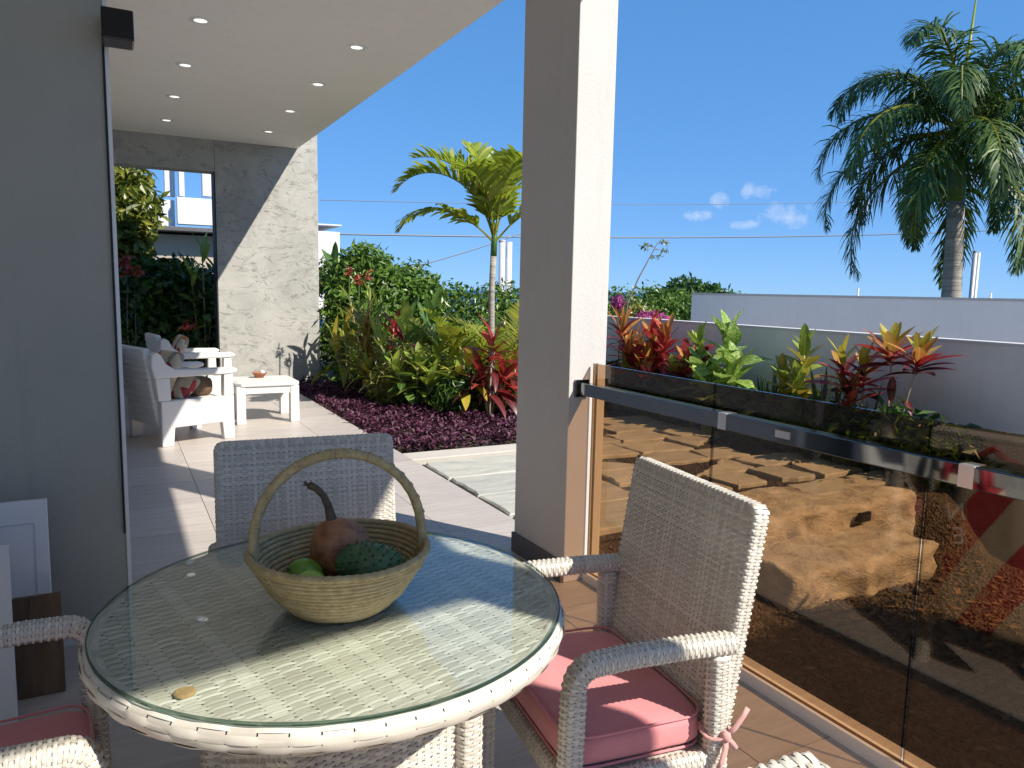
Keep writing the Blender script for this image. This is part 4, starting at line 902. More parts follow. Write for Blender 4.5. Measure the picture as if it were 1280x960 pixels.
GG = 'plants in the terrace garden bed'
def cloud(mb, clumps, n, size, flat=.4, rg=nrng, up=.35):
    """leaf-sized folded faces spread through ellipsoid clumps; clumps: (cx,cy,cz,rx,ry,rz)"""
    C = np.array(clumps, float); wts = (C[:, 3]*C[:, 4]*C[:, 5])**.67; idx = rg.choice(len(C), n, p=wts/wts.sum())
    d = rg.normal(size=(n, 3)); d /= np.linalg.norm(d, axis=1)[:, None]; r = rg.random(n)**.28*(1+.06*rg.normal(size=n)); pos = C[idx, :3]+d*C[idx, 3:]*r[:, None]
    nrm = d*.8+rg.normal(size=(n, 3))*.75+np.array([0, 0, up]); nrm /= np.linalg.norm(nrm, axis=1)[:, None]
    t = rg.normal(size=(n, 3)); t -= (t*nrm).sum(1)[:, None]*nrm; t[:, 2] -= .25; t /= np.linalg.norm(t, axis=1)[:, None]; s = np.cross(nrm, t)
    L = size*rg.uniform(.65, 1.3, n)[:, None]; W = L*flat*rg.uniform(.8, 1.2, n)[:, None]
    V = np.stack([pos, pos+t*L*.45+s*W*.5+nrm*L*.06, pos+t*L-nrm*L*.08, pos+t*L*.45-s*W*.5+nrm*L*.06], 1).reshape(-1, 3); k = np.arange(n)[:, None]*4
    mb.addq(V, np.concatenate([k+[[0, 1, 2]], k+[[0, 2, 3]]]))
def shrub(name, label, base, clumps, n, size, mat, flat=.4, cat='shrub', group=GG, trunk=None, core=None):
    root = tag(empty(name, base), label, cat, group); mb = MB(); cloud(mb, clumps, n, size, flat); stuff(mb.build('crown', mat, root))
    mb = MB()
    tips = clumps[:8]
    for c in tips:
        c_ = Vector(c[:3]); mb.tube([(0, 0, -.05), tuple(c_*.45+Vector((rng.uniform(-.05, .05), 0, 0))), tuple(c_*.9)], [trunk or .022, (trunk or .022)*.7, (trunk or .022)*.25], 6)
    mb.build('trunk', 'bark', root, smooth=True); return root
# ---- planter bed along the low wall (x about 5.9), placed where each crown stands against the wall
def bed(px, py_top, x=5.92):
    p = onx(px, py_top, x); return p
PG = 'plants along the low garden wall'
def planter(name, label, cat, px, py_top, leafset, x=5.92, n=16, heads=((0, 0, 1),), el=(78, -15), frac=.45, ls=(.8, 1.15), sr=.011, lh=.16):
    t_ = bed(px, py_top, x); base = Vector((t_.x, t_.y, -.07)); H = t_.z-base.z-lh*1.25; ls = (ls[0]*1.65, ls[1]*1.65)
    return leafy(name, label, cat, base, [Vector((a, b, H*h)) for a, b, h in heads], leafset, n, el, frac, PG, sr=sr, ls=ls)
planter('cordyline', 'spiky rust red cordyline beside the white column above the railing', 'plant', 778, 392, ti_rust, n=26, el=(80, -5), frac=.22, heads=((0, 0, 1), (.10, -.12, .7)))
planter('croton', 'bushy orange, yellow and dark red croton next to the cordyline', 'plant', 826, 398, croton, n=24, heads=((0, 0.15, 1), (-.1, -.25, 1.0), (-.18, .02, .72), (-.2, .38, .74), (.05, -.5, .66), (-.3, -.1, .5)), ls=(.95, 1.3), frac=.55)
planter('croton', 'dark maroon croton against the big variegated green plant', 'plant', 876, 402, croton_d, n=22, heads=((0, 0, 1), (-.15, -.2, .75), (-.2, .2, .6), (-.2, 0, .8)), frac=.6)
planter('dieffenbachia', 'tall cream mottled green broad leaved plant by the glass', 'plant', 914, 392, varieg, x=5.85, n=20, heads=((0, .03, 1), (-.18, .22, .62), (-.14, -.24, .66), (-.3, 0, .45)), el=(70, -25), frac=.7, ls=(.85, 1.15), lh=.2)
planter('croton', 'yellow green croton in two tufts between the snake plants', 'plant', 1005, 404, croton_y, n=26, heads=((0, -.02, 1), (-.08, .16, .72), (-.15, -.1, .66)), el=(75, -10), frac=.6, ls=(.8, 1.1))
planter('croton', 'leggy red and orange croton in front of the bare wall', 'plant', 1078, 424, crest, n=16, heads=((-.05, .16, 1), (-.05, -.08, .96), (-.1, .02, .7)), el=(72, 0), frac=.3, ls=(.85, 1.2))
r_ = planter('croton', 'tall crested croton with two red tufts on bare stalks', 'plant', 1122, 404, crest, n=22, heads=((0, .03, 1), (-.06, -.27, .95)), el=(70, 5), frac=.16, ls=(.85, 1.2), sr=.009)
me = crest[0]; put_leaf(me, r_, Vector((0, .0, .80)), R(200), R(-80), 1.2); put_leaf(me, r_, Vector((-.03, -.15, .62)), R(240), R(-30), .9)
sp_x = [(948, 470), (962, 478), (975, 462), (1030, 468), (1044, 482), (1058, 474), (1092, 492)]
for k, (px, py) in enumerate(sp_x):
    p = bed(px, py, 5.74+.05*(k % 3)); root = tag(empty('snake_plant', (p.x, p.y, -.07)), 'upright dark green snake plant in the bed by the low wall', 'plant', 'snake plants in the wall bed'); hh = p.z+.07
    for j in range(7):
        put_leaf(snake if j % 2 else snake2, root, Vector((rng.uniform(-.05, .05), rng.uniform(-.06, .06), 0)), rng.uniform(0, 6.28), R(rng.uniform(76, 89)), hh/.44*rng.uniform(.8, 1.12), rng.uniform(-1, 1))
for k, (yc, lab) in enumerate(((4.0, 'dark low leafy growth under the snake plants'), (4.9, 'dark low leafy growth under the yellow green croton'), (6.1, 'dark low leafy growth under the mottled broad leaved plant'), (7.3, 'dark low leafy growth under the orange croton'), (8.4, 'dark low leafy growth under the cordyline'))):
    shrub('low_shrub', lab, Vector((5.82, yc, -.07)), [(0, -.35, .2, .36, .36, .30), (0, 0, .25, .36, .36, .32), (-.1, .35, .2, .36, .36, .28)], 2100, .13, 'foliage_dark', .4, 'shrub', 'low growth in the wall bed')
planter('croton', 'small yellow tinged shrub at the foot of the cordyline', 'plant', 800, 425, croton_y, x=5.8, n=16, heads=((0, 0, 1), (-.1, .15, .8)), frac=.6)

# ---- garden to the left of the column
GG = 'plants in the terrace garden bed'
def gplant(name, label, px, pyb, H, leafset, n=16, heads=((0, 0, 1),), el=(75, -15), frac=.5, ls=(.8, 1.15), sr=.012, y=None, cat='plant', stem='pale_stem'):
    b = onz(px, pyb, -.06) if y is None else Vector((ony(px, 400, y).x, y, -.06))
    return leafy(name, label, cat, b, [Vector((a, c, H*h)) for a, c, h in heads], leafset, n, el, frac, GG, stem, sr, (ls[0]*1.3, ls[1]*1.3))
gplant('ti_plant', 'red ti plant at the foot of the young palm', 612, 528, .86, ti_red, n=15, heads=((.03, 0, 1), (.22, .05, .62), (-.06, .1, .55)), frac=.4, ls=(.9, 1.25))
gplant('croton', 'orange and yellow croton half hidden behind the column', 643, 520, .62, croton, n=16, heads=((0, 0, 1), (.1, .1, .8), (-.1, .05, .6)), frac=.6, ls=(.9, 1.2))
gplant('croton', 'lime green bushy croton above the purple ground cover', 522, 520, .62, croton_g, n=18, heads=((0, 0, 1), (.22, 0, .95), (-.25, .1, .9), (.4, .15, .8), (.1, -.2, .7)), frac=.55, ls=(.9, 1.3))
gplant('banana_plant', 'broad leaved bright green plant in front of the clipped hedge', 540, 400, 1.10, banana, n=9, heads=((0, 0, 1), (.25, .2, .8), (-.3, .1, .85)), el=(78, 15), frac=.7, y=9.0)
gplant('heliconia', 'tall arching green heliconia beside the stone wall', 420, 400, 1.8, banana, n=8, heads=((0, 0, 1), (.25, .3, .9), (-.1, -.1, .7), (.35, -.1, .6)), el=(70, 10), frac=.65, y=11.7, ls=(.75, 1.05))
gplant('ginger', 'red tipped ginger stalk standing above the shrubs', 462, 400, 1.45, ginger, n=14, heads=((0, 0, 1), (.2, .2, .85), (-.25, .1, .92)), el=(70, 10), frac=.8, y=10.2)
gplant('ti_plant', 'dark red ti plant in the middle of the green shrubs', 492, 400, .95, ti_red, n=16, heads=((0, 0, 1), (.2, .15, .85)), frac=.45, y=9.2)
gplant('ginger', 'green ginger clump filling the bed behind the croton', 505, 400, 1.0, ginger, n=14, heads=((0, 0, 1), (.3, .2, .9), (-.3, .2, .95), (.5, -.1, .8)), el=(70, 0), frac=.85, y=8.6)
gplant('banana_plant', 'arching lime leaves in front of the dense shrub by the stone wall', 432, 400, .95, [leaf_mesh(.5, .09, 1.3, .22, mat='leaf_lime', wav=.03), leaf_mesh(.5, .09, .9, .22, mat='leaf_lime', wav=.03), leaf_mesh(.45, .08, .5, .25, mat='leaf_yellow')], n=11, heads=((0, 0, 1), (.15, .1, .8), (-.12, .1, .7)), el=(80, 5), frac=.6, y=10.3, ls=(.7, 1.0))
gplant('croton', 'yellow speckled croton between the dracaena and the red ti plant', 478, 400, .62, croton_y, n=20, heads=((0, 0, 1), (.2, .1, .85), (-.2, .05, .8), (.05, -.15, .6)), frac=.6, y=9.0)
gplant('croton', 'tall lime croton in front of the broad leaved plant', 548, 400, .80, croton_g, n=20, heads=((0, 0, 1), (.22, .1, .9), (-.22, .05, .85)), frac=.6, y=8.1)
gplant('seedling', 'small young plant with a few round leaves by the stone wall', 386, 478, .48, [leaf_mesh(.20, .10, .6, .2, mat='leaf_lime')], n=5, heads=((0, 0, 1),), el=(50, 5), frac=.4, sr=.009)
gplant('seedling', 'short dark leaved plant beside the small seedling at the wall', 398, 482, .35, [leaf_mesh(.18, .12, .6, .2, mat='leaf_green')], n=7, heads=((0, 0, 1), (.08, .05, .7)), el=(50, -10), frac=.6)
gplant('banana_plant', 'yellow green split leaf plant left of the ti plant', 585, 525, .62, [leaf_mesh(.40, .10, .9, .2, mat='leaf_yellow'), leaf_mesh(.42, .10, .5, .2, mat='leaf_lime')], n=9, heads=((0, 0, 1), (-.12, .05, .8)), el=(75, -10), frac=.4)

# spiky and fine shrubs as joined foliage
def blades(name, label, base, n, L, W, mat, spread=1.0, h0=.0, el=(85, -10), stem_h=.5, cat='shrub', group=GG):
    root = tag(empty(name, base), label, cat, group); mb = MB(); seg = 4
    for k in range(n):
        az = rng.uniform(0, 6.283); q = rng.random(); e = R(el[1]+(el[0]-el[1])*q); z0 = h0+stem_h*rng.random(); Lk = L*rng.uniform(.7, 1.15); V = []
        p = Vector((rng.gauss(0, .03), rng.gauss(0, .03), z0)); a_ = e; r_0 = 0; zz = 0; dr = rng.uniform(.5, 1.2); s_ = Vector((-math.sin(az), math.cos(az), 0))
        for i in range(seg+1):
            f = i/seg; w = W*.5*(1-f)**.6; c = p+Vector((math.cos(az)*r_0, math.sin(az)*r_0, zz)); V += [c-s_*w, c+s_*w]; r_0 += Lk/seg*math.cos(a_); zz += Lk/seg*math.sin(a_); a_ -= dr/seg
        mb.add([tuple(v) for v in V], [(i*2, i*2+1, i*2+3, i*2+2) for i in range(seg)])
    stuff(mb.build('foliage', mat, root)); mb = MB(); mb.tube([(0, 0, -.03), (.01, 0, (h0+stem_h)*.5), (0, 0, h0+stem_h)], [.02, .016, .008], 7); mb.build('stem', 'bark', root, smooth=True); return root
b = onz(455, 490, -.06); blades('dracaena', 'spiky orange tinged dracaena near the stone wall', Vector((2.95, 9.6, -.06)), 260, .55, .030, 'spiky_leaf', stem_h=.75, h0=.25)
shrub('fine_shrub', 'fine leaved olive green shrub above the purple ground cover', Vector((3.15, 8.5, -.06)), [(0, 0, .42, .36, .36, .40), (.25, .2, .35, .3, .3, .33), (-.2, .15, .3, .28, .3, .3)], 4200, .085, 'foliage_olive', .22)
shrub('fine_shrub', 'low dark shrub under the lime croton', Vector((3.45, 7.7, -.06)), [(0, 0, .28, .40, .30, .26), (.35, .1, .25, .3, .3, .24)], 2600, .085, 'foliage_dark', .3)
shrub('leafy_shrub', 'dense green shrub behind the dracaena at the stone wall', Vector((3.25, 11.2, -.06)), [(0, 0, .8, .6, .5, .8), (.5, .3, 1.1, .6, .5, .7), (.2, .2, 1.6, .5, .5, .55), (1.0, .5, 1.3, .6, .5, .6)], 9000, .13, 'foliage_hedge', .4)
shrub('leafy_shrub', 'feathery green bush rising over the hedge line', Vector((4.0, 12.2, -.06)), [(0, 0, 1.0, .8, .6, .7), (-.35, 0, 1.75, .22, .25, .3), (.25, .1, 1.5, .4, .35, .32), (-.75, .2, 1.6, .35, .35, .4), (-.1, 0, 1.6, .3, .3, .3), (.75, .1, 1.3, .5, .4, .3)], 8000, .12, 'foliage_hedge', .3)
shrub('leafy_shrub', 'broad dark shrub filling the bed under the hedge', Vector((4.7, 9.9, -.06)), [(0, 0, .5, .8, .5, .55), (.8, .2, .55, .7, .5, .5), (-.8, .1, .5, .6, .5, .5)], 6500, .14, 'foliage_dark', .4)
# clipped hedge
hg = tag(empty('hedge', (7.0, 13.2, -.06)), 'long clipped green hedge at the back of the garden', 'hedge')
mb = MB(); ncl = []
for k in range(34): ncl.append((-3.3+k*.24+rng.uniform(-.1, .1), rng.uniform(-.2, .2), .95+rng.uniform(-.12, .0), .42, .5, .74))
cloud(mb, ncl, 21000, .12, .45); stuff(mb.build('crown', 'foliage_hedge', hg)); mb = MB()
for k in range(12): mb.tube([(-3.2+k*.66, 0, -.05), (-3.2+k*.66+.05, 0, .6), (-3.2+k*.66, .05, 1.2)], [.035, .03, .012], 6)
mb.build('trunk', 'bark', hg)
for k, (px, py) in enumerate([(436, 337), (461, 343), (448, 350)]):
    p = ony(px, py, 9.9); root = tag(empty('ginger_flower', p), 'small red ginger bloom among the green leaves', 'flower', 'red ginger blooms'); mb = MB(); cloud(mb, [(0, 0, 0, .035, .035, .08)], 40, .05, .5); mb.build('petals', 'foliage_red', root)
    mb = MB(); mb.tube([(0, 0, -.4), (.01, 0, -.05)], .008, 6); mb.build('stalk', 'crownshaft', root)

# purple ground cover
n = 9500; P = []
poly = [(2.17, 11.0), (2.17, 6.22), (2.6, 6.12), (3.4, 6.22), (4.3, 6.5), (4.5, 7.4), (3.9, 8.6), (3.3, 10.2), (2.7, 11.0)]
def inpoly(x, y):
    c = False; j = len(poly)-1
    for i in range(len(poly)):
        xi, yi = poly[i]; xj, yj_ = poly[j]
        if (yi > y) != (yj_ > y) and x < (xj-xi)*(y-yi)/(yj_-yi)+xi: c = not c
        j = i
    return c
V = []; Fq = []; k = 0
while k < n:
    x, y = rng.uniform(2.1, 4.5), rng.uniform(6.0, 11.0)
    if not inpoly(x+rng.gauss(0, .04), y+rng.gauss(0, .04)): continue
    if y > 8.6 and rng.random() < .35: continue
    z = -.06+.10*rng.random()**.6+.05*math.sin(x*7)*math.sin(y*5); az = rng.uniform(0, 6.28); e = rng.uniform(.0, 1.2); L = rng.uniform(.045, .085); W = L*.5; d = Vector((math.cos(az)*math.cos(e), math.sin(az)*math.cos(e), math.sin(e))); s_ = Vector((-math.sin(az), math.cos(az), 0)); u_ = s_.cross(d)*-1
    p = Vector((x, y, z)); V += [p, p+d*L*.5+s_*W*.5+u_*L*.1, p+d*L-Vector((0, 0, L*.25)), p+d*L*.5-s_*W*.5+u_*L*.1]; Fq += [(k*4, k*4+1, k*4+2), (k*4, k*4+2, k*4+3)]; k += 1
mb = MB(); mb.add([tuple(v) for v in V], Fq); o = stuff(mb.build('purple_ground_cover', 'foliage_purple')); tag(o, 'mat of dark purple leaves edging the terrace', 'ground cover')
p = onz(421, 478, -.05); rk = tag(empty('garden_stone', p), 'small pinkish stone upright in the purple leaves', 'stone'); mb = MB(); mb.lathe([(0, -.02), (.06, 0), (.065, .08), (.045, .17), (0, .19)], 9, mod=lambda a, z: 1+.15*math.sin(2*a+z*9)); mb.build('stone', 'step_rock', rk)

# ---- palms
def frond(mb, base, az, e0, L, bend, nl, ll, lw, droop, vee=.5, seg=22, twist=0.0, rach=.018, mi_r=1, hang=0.0, gap0=.12, jit=.08):
    """one feather leaf: rachis curving by 'bend' and leaflets on both sides"""
    pts = []; a = e0; r = 0; z = 0; base = Vector(base); h = Vector((math.cos(az), math.sin(az), 0)); s = Vector((-math.sin(az), math.cos(az), 0))
    for i in range(seg+1):
        q = i/seg; pts.append(base+h*r+Vector((0, 0, z))+s*(twist*q*q*L)); r += L/seg*math.cos(a); z += L/seg*math.sin(a); a -= bend/seg*(0.4+1.2*q)
    mb.tube(pts, [rach*(1-.85*i/seg) for i in range(seg+1)], 5, False, mi_r)
    for k in range(nl):
        q = gap0+(1-gap0)*(k+.5)/nl; i = min(seg-1, int(q*seg)); f = q*seg-i; p = pts[i].lerp(pts[i+1], f); t_ = (pts[i+1]-pts[i]).normalized()
        lenk = ll*(math.sin(math.pi*min(1, .18+.80*q))**.6)*rng.uniform(.88, 1.08)
        for sd_ in (-1, 1):
            side = (s*sd_); up = t_.cross(side)*sd_*-1
            if up.z < 0: up = -up
            d = (side*1.0+t_*(.55+.5*q)+up*vee*rng.uniform(.5, 1.2)+Vector((rng.gauss(0, jit), rng.gauss(0, jit), -hang+rng.gauss(0, jit)))).normalized(); wv = d.cross(up).normalized(); V = []; pp = p.copy(); ns = 4
            for j in range(ns+1):
                fj = j/ns; w = lw*.5*(math.sin(math.pi*(.12+.86*fj)))**.7; V += [tuple(pp-wv*w), tuple(pp+wv*w)]; pp = pp+d*lenk/ns; d = (d+Vector((0, 0, -droop/ns*(.6+fj)))).normalized()
            mb.add(V, [(j*2, j*2+1, j*2+3, j*2+2) for j in range(ns)])
    return pts
# young palm in the garden bed
yp = onz(612, 526, -.06); YP = Vector((yp.x, yp.y, -.06)); top = ony(617, 318, yp.y); dz = top.z+.06
py_ = tag(empty('young_palm', YP), 'young palm with a thin grey trunk and arching lime fronds', 'palm')
mb = MB(); mb.tube([(0, 0, -.05), (.01, 0, dz*.4), (.0, 0, dz*.8), (top.x-YP.x, 0, dz)], [.05, .036, .032, .034], 10); mb.build('trunk', 'palm_trunk', py_, smooth=True)
mb = MB(); mb.tube([(top.x-YP.x, 0, dz-.02), (top.x-YP.x+.005, 0, dz+.16), (top.x-YP.x+.01, 0, dz+.34)], [.035, .034, .016], 10); mb.build('crownshaft', 'crownshaft', py_, smooth=True)
ct = Vector((top.x-YP.x+.005, 0, dz+.12))
# screen-left is towards -x and a little +y
for az, e0, L, bend, nl, ll, dr, vee in [(R(170), R(76), 1.42, 2.55, 28, .36, .9, .8), (R(176), R(44), 1.15, 1.9, 26, .36, 1.2, .3), (R(140), R(80), 1.35, 1.7, 26, .38, .8, .9), (R(20), R(76), 1.35, 1.6, 26, .38, .7, .9), (R(-12), R(52), 1.20, 1.7, 24, .36, 1.0, .6), (R(-95), R(78), 1.2, 1.7, 24, .34, .8, .8), (R(70), R(70), 1.25, 1.6, 24, .36, .8, .7), (R(-140), R(78), 1.15, 2.0, 22, .32, .8, .8), (R(100), R(84), 1.2, 1.0, 22, .32, .6, .9)]:
    mb = MB(); frond(mb, ct, az, e0, L*1.08, bend, nl+6, ll*1.05, .058, dr, vee, rach=.013, gap0=.2); mb.build('frond', ['frond_lime', 'frond_gold'], py_)
# low golden palm clump in front of the hedge
for (px, y, H, L, nfr, lab) in [(588, 8.4, .45, .95, 9, 'golden green palm clump left of the young palm trunk'), (640, 8.0, .50, .95, 9, 'lime fan of palm leaves behind the column edge')]:
    q = ony(px, 400, y); root = tag(empty('palm_clump', (q.x, q.y, -.06)), lab, 'palm', GG)
    for k in range(nfr):
        mb = MB(); b_ = (rng.uniform(-.08, .08), rng.uniform(-.08, .08), 0); frond(mb, b_, k*2.4+rng.uniform(-.3, .3), R(rng.uniform(62, 84)), (L+H)*rng.uniform(.85, 1.1), rng.uniform(.8, 1.5), 20, .32, .028, .5, .5, rach=.010, gap0=.42); mb.build('frond', ['frond_gold' if k % 2 else 'frond_lime', 'frond_gold'], root)
# royal palm beyond the walls
ry = 10.5; rb = ony(1190, 372, ry); rt_ = ony(1198, 170, ry); RP = Vector((rb.x, ry, -1.0)); rp = tag(empty('royal_palm', RP), 'tall royal palm with drooping dark fronds beyond the pale wall', 'palm')
rc = Vector((rt_.x-RP.x, 0, rt_.z-RP.z)); hmid = rt_.z-1.35-RP.z
mb = MB(); mb.tube([(0, 0, -.3), (0, 0, 1.6), (rc.x*.3, 0, hmid*.8), (rc.x*.55, 0, hmid)], [.24, .215, .185, .165], 14); mb.build('trunk', 'palm_trunk', rp, smooth=True)
mb = MB(); mb.tube([(rc.x*.55, 0, hmid-.02), (rc.x*.7, 0, hmid+.3), (rc.x*.9, 0, hmid+.9), (rc.x, 0, rc.z+.15)], [.18, .19, .15, .09], 14); mb.build('crownshaft', 'crownshaft', rp, smooth=True)
mb = MB(); mb.tube([(rc.x, 0, rc.z), (rc.x+.05, 0, rc.z+1.4), (rc.x+.22, 0, rc.z+3.2)], [.06, .045, .012], 8); mb.build('spear_leaf', 'frond_lime', rp, smooth=True)
nf = 27
for k in range(nf):
    q = k/(nf-1); az = k*2.39996+.9; e0 = R(76-100*q+rng.uniform(-6, 6)); L = 3.85*rng.uniform(.9, 1.08); bend = 2.75-.9*q+rng.uniform(-.2, .25)
    mb = MB(); frond(mb, rc+Vector((0, 0, -.05+.35*(1-q))), az, e0, L, bend, 112, .86, .040, 1.9, rng.uniform(.0, .4), seg=22, twist=rng.uniform(-.10, .10), rach=.05, hang=.30, jit=.35); mb.build('frond', ['frond_dark', 'frond_gold'], rp)

shrub('garden_tree', 'leafy garden tree standing outside the railing by the open terrace end', Vector((4.3, -.1, -.42)), [(-.6, 0, 1.6, .55, .55, .7), (.6, .1, 1.7, .6, .55, .7), (0, 0, 2.3, .7, .5, .5), (-.6, 0, .9, .5, .5, .5), (.6, 0, .9, .5, .5, .5), (0, .1, 1.2, .6, .55, .7), (-.5, .2, 2.5, .4, .4, .35), (.7, .1, 2.3, .5, .45, .45)], 12000, .15, 'foliage_hedge', .45, 'tree', None, .05)
def peb2():
    x = rng.uniform(2.2, 5.3); y = rng.uniform(1.0, 3.3); return x, y, gz(x, y)
tag(pebbles('scattered_stones', 110, peb2, .02, .045, 'pebble'), 'scattered larger stones lying in the brown soil', 'stones')
mb = MB(); V = []; Fq = []
for k in range(420):
    x, y, z = peb2(); a = rng.uniform(0, 6.28); L = rng.uniform(.03, .08); d = Vector((math.cos(a), math.sin(a), rng.uniform(-.1, .35))); s_ = Vector((-math.sin(a), math.cos(a), rng.uniform(-.3, .3))); p = Vector((x, y, z+.014))
    V += [tuple(p), tuple(p+d*L*.5+s_*L*.25), tuple(p+d*L), tuple(p+d*L*.5-s_*L*.25)]; Fq += [(k*4, k*4+1, k*4+2), (k*4, k*4+2, k*4+3)]
mb.add(V, Fq); tag(stuff(mb.build('leaf_litter', 'dry_leaf')), 'dry fallen leaves scattered over the brown soil', 'leaf litter')

# ---- trees and flowering plants beyond the low wall
def crown(cx, n, r, zz, seed):
    rr = random.Random(seed); return [(rr.gauss(0, cx), rr.gauss(0, cx*.7), zz+rr.uniform(-.5, .5)*r*1.2, r*rr.uniform(.5, .9), r*rr.uniform(.5, .9), r*rr.uniform(.45, .75)) for _ in range(n)]
q = ony(842, 372, 22); tz = q.z
shrub('mango_tree', 'rounded dark green tree behind the end of the pale wall', Vector((q.x, 22, -2.45)), [(0, 0, 2.95, 1.3, 1.2, 1.1), (.75, .1, 3.75, .9, .9, .75), (1.7, 0, 3.6, .95, .9, .65), (-.9, 0, 2.6, .9, .9, .75), (1.0, 0, 2.4, 1.2, 1, .9), (2.3, 0, 2.6, 1.1, 1, .9)], 9000, .26, 'foliage_dark', .5, 'tree', None, .14)
q = ony(912, 372, 26); shrub('mango_tree', 'distant green treetop peeking over the pale wall', Vector((q.x, 26, -3)), [(0, 0, 3.7, 1.2, 1, .85), (-.9, 0, 3.6, .8, .8, .7)], 2600, .26, 'foliage_hedge', .5, 'tree', None, .14)
q = ony(812, 388, 11); shrub('bougainvillea', 'pink bougainvillea mound behind the low wall', Vector((q.x, 11, -.2)), [(0, 0, 1.08, .34, .3, .2), (.35, 0, 1.02, .3, .3, .16)], 800, .075, 'foliage_pink', .7, 'shrub', None)
q = ony(785, 388, 11.5); shrub('thorn_bush', 'scrubby green bush with a few pink blooms by the column', Vector((q.x, 11.5, -.2)), [(0, 0, 1.2, .35, .3, .28), (.3, 0, 1.15, .3, .3, .22)], 900, .09, 'foliage_olive', .45, 'shrub', None)
q = ony(772, 382, 11.4); shrub('bougainvillea', 'small magenta blooms beside the white column', Vector((q.x, 11.4, -.2)), [(0, 0, 1.42, .13, .12, .14)], 260, .06, 'foliage_pink', .7, 'shrub', None)
b0 = ony(778, 392, 11); bt = ony(822, 303, 11); tw_ = tag(empty('lone_branch', b0), 'thin bare branch with a leafy tip against the sky', 'branch')
mb = MB(); d = bt-b0; mb.tube([(0, 0, -.8), tuple(d*.15), tuple(d*.5+Vector((-.03, 0, .0))), tuple(d*.9), tuple(d)], [.02, .017, .013, .009, .005], 6); mb.build('twig', 'bark', tw_)
for s_, e_ in ((.93, (-.28, 0, .02)), (.98, (.25, 0, .05)), (.82, (.16, 0, -.02)), (.9, (.3, .0, .0))):
    mb = MB(); mb.tube([tuple(d*s_), tuple(d*s_+Vector(e_))], [.006, .003], 5); mb.build('twig', 'bark', tw_); mb = MB(); v = d*s_+Vector(e_)*.75; cloud(mb, [(v.x, v.y, v.z, .13, .08, .035)], 26, .07, .4); mb.build('leaf_tuft', 'foliage_olive', tw_)
mb = MB(); b1 = d*.0; mb.tube([(0, 0, -.8), (.0, 0, .1)], .03, 6); mb.build('twig', 'frond_lime', tw_)

# ---- seen through the opening of the stone wall
q = ony(160, 400, 13.0); shrub('croton_tree', 'tall yellow green leafy tree beyond the garden opening', Vector((q.x, 13.0, -.06)), [(-.1, 0, 3.0, .5, .5, .35), (.0, 0, 2.6, .55, .5, .5), (-.1, 0, 2.1, .5, .5, .5), (-.3, 0, 1.7, .5, .4, .5)], 3600, .19, 'foliage_yellow', .42, 'tree', None, .04)
q = ony(215, 400, 12.4); shrub('leafy_shrub', 'dark glossy shrub filling the garden opening', Vector((q.x, 12.4, -.06)), [(0, 0, .6, .75, .5, .7), (.4, 0, 1.2, .5, .45, .55), (-.35, 0, 1.25, .5, .45, .55), (.0, .2, 1.5, .6, .4, .38), (.6, 0, .5, .5, .5, .6), (-.6, 0, .5, .5, .5, .6)], 8500, .15, 'foliage_dark', .48, 'shrub', None)
gplant('ginger', 'tall ginger plant arching in the garden opening', 255, 400, 2.05, ginger, n=14, heads=((0, 0, 1), (.2, .1, .85), (-.15, .1, .8)), el=(65, 10), frac=.6, y=12.0, ls=(.9, 1.3))
q = ony(158, 330, 12.0); shrub('red_shrub', 'small russet leaved shrub at the edge of the opening', Vector((q.x, 12.0, -.06)), [(0, 0, 1.72, .10, .10, .14), (.1, 0, 1.6, .08, .08, .10)], 50, .12, 'foliage_red', .5, 'shrub', None, .012)
q = ony(235, 412, 11.7); shrub('red_shrub', 'pale red flower tuft low in the garden opening', Vector((q.x, 11.7, -.06)), [(0, 0, .86, .09, .08, .07)], 26, .10, 'foliage_red', .5, 'flower', None, .012)
# white house behind the garden
BY = 19.0
def bx(px0, py0, px1, py1, y=BY): a = ony(px0, py0, y); b = ony(px1, py1, y); return (min(a.x, b.x), min(a.z, b.z), max(a.x, b.x), max(a.z, b.z))
wh = tag(empty('white_house', (2.0, BY, 0)), 'white two storey house with open balcony frames behind the garden', 'house')
def part(name, px0, py0, px1, py1, d0, d1, mat, y=BY):
    x0_, z0_, x1_, z1_ = bx(px0, py0, px1, py1, y); mb = MB(); mb.box((x0_-2.0, d0, z0_), (x1_-2.0, d1, z1_)); return mb.build(name, mat, wh, bevel=.01)
part('balcony_wall', 221, 246, 300, 284, 0, .25, 'far_paint'); part('balcony_wall', 150, 244, 220.5, 283, .30, .55, 'far_paint_dull')
part('post', 221, 150, 231, 245.8, .0, .25, 'far_paint'); part('post', 204, 150, 220.5, 243.8, .30, .55, 'far_paint_dull'); part('post', 250.5, 150, 266, 245.8, .0, .25, 'far_paint'); part('post', 150, 150, 160, 243.8, .30, .55, 'far_paint')
part('roof_slab', 140, 120, 300, 149.8, -.1, 3.5, 'far_paint'); part('floor_slab', 140, 284.2, 300, 287, .05, 3.5, 'baseboard')
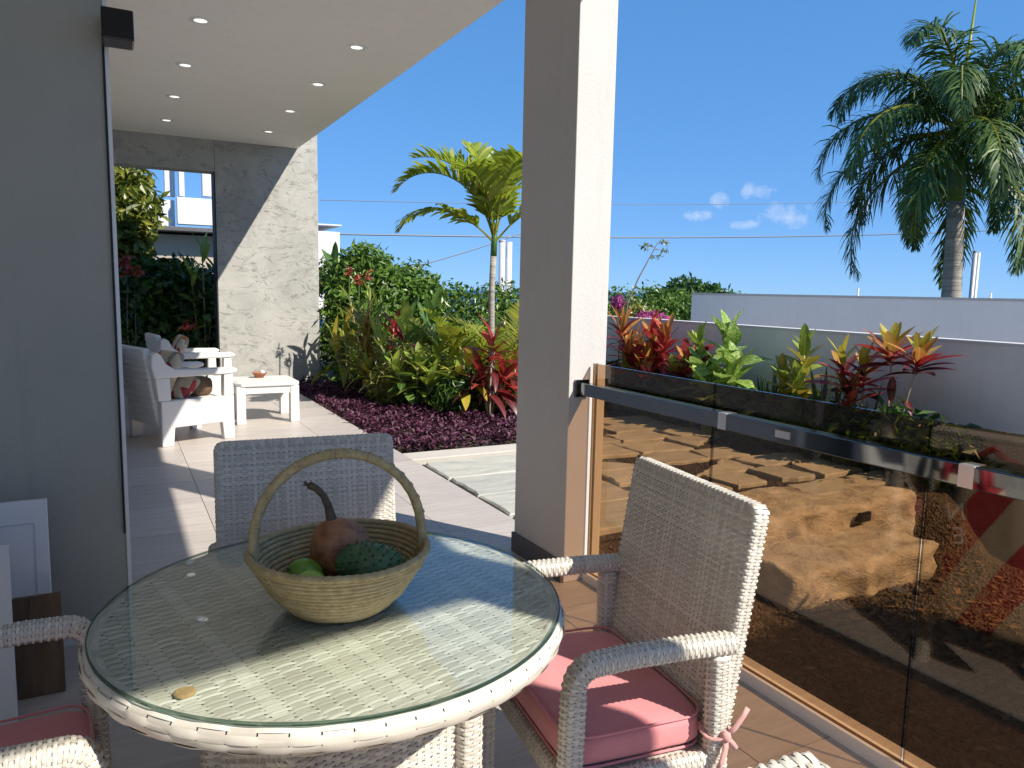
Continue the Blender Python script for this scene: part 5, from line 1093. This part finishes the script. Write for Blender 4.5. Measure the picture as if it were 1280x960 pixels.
part('ground_storey', 140, 287.2, 300, 380, .6, 3.6, 'beige_paint'); part('side_wing', 300.5, 283, 427, 400, .1, 3.6, 'far_paint'); part('parapet', 396, 279, 428, 282.8, .05, 3.65, 'far_paint')

# ---- poles and wires
def pole(name, label, px, py0, py1, y, r, mat, n=1, dx=0):
    b_ = ony(px, py0, y); t_ = ony(px, py1, y); root = tag(empty(name, (b_.x, y, -2.5)), label, 'pole')
    for k in range(n):
        mb = MB(); mb.tube([(k*dx, 0, 0), (k*dx, 0, t_.z+2.5)], r, 10); mb.build('shaft', mat, root, smooth=True)
    mb = MB(); mb.lathe([(r*1.15, t_.z+2.5), (r*1.15, t_.z+2.54), (0, t_.z+2.55)], 10); mb.build('cap', mat, root); return root
pole('utility_pole', 'white twin post behind the young palm', 627, 345, 302, 17, .075, 'white_paint', 2, .2)
pole('metal_pole', 'grey metal twin pole beside the royal palm trunk', 1214, 368, 315, 13, .06, 'pole_grey', 2, .16)
def wire(label, a, b, sag, r=.012):
    root = tag(empty('power_line', a), label, 'wire', None); mb = MB(); d = Vector(b)-Vector(a); mb.tube([tuple(d*q+Vector((0, 0, -4*sag*q*(1-q)))) for q in np.linspace(0, 1, 25)], r, 5); mb.build('cable', 'wire', root)
wire('upper thin power line across the sky', ony(400, 250, 30), ony(1500, 222, 30), .9, .014)
wire('lower thick power line across the sky', ony(300, 290, 24), ony(1420, 276, 24), .5, .026)
wire('short power line slanting down behind the young palm', ony(470, 346, 18), ony(705, 271, 18), .1, .014)
for px, h in ((1072, 360), (1238, 366)):
    b_ = onx(px, 372, 8.32); t_ = onx(px, h, 8.32); root = tag(empty('wall_stub', (8.32, b_.y, 1.419)), 'short white metal stub on top of the pale wall', 'post', 'stubs on the wall'); mb = MB(); mb.tube([(0, 0, 0), (0, 0, max(.04, t_.z-1.419))], .011, 8); mb.build('rod', 'white_metal', root); mb = MB(); mb.lathe([(.02, 0), (.02, .006), (0, .006)], 10); mb.build('foot', 'white_metal', root)
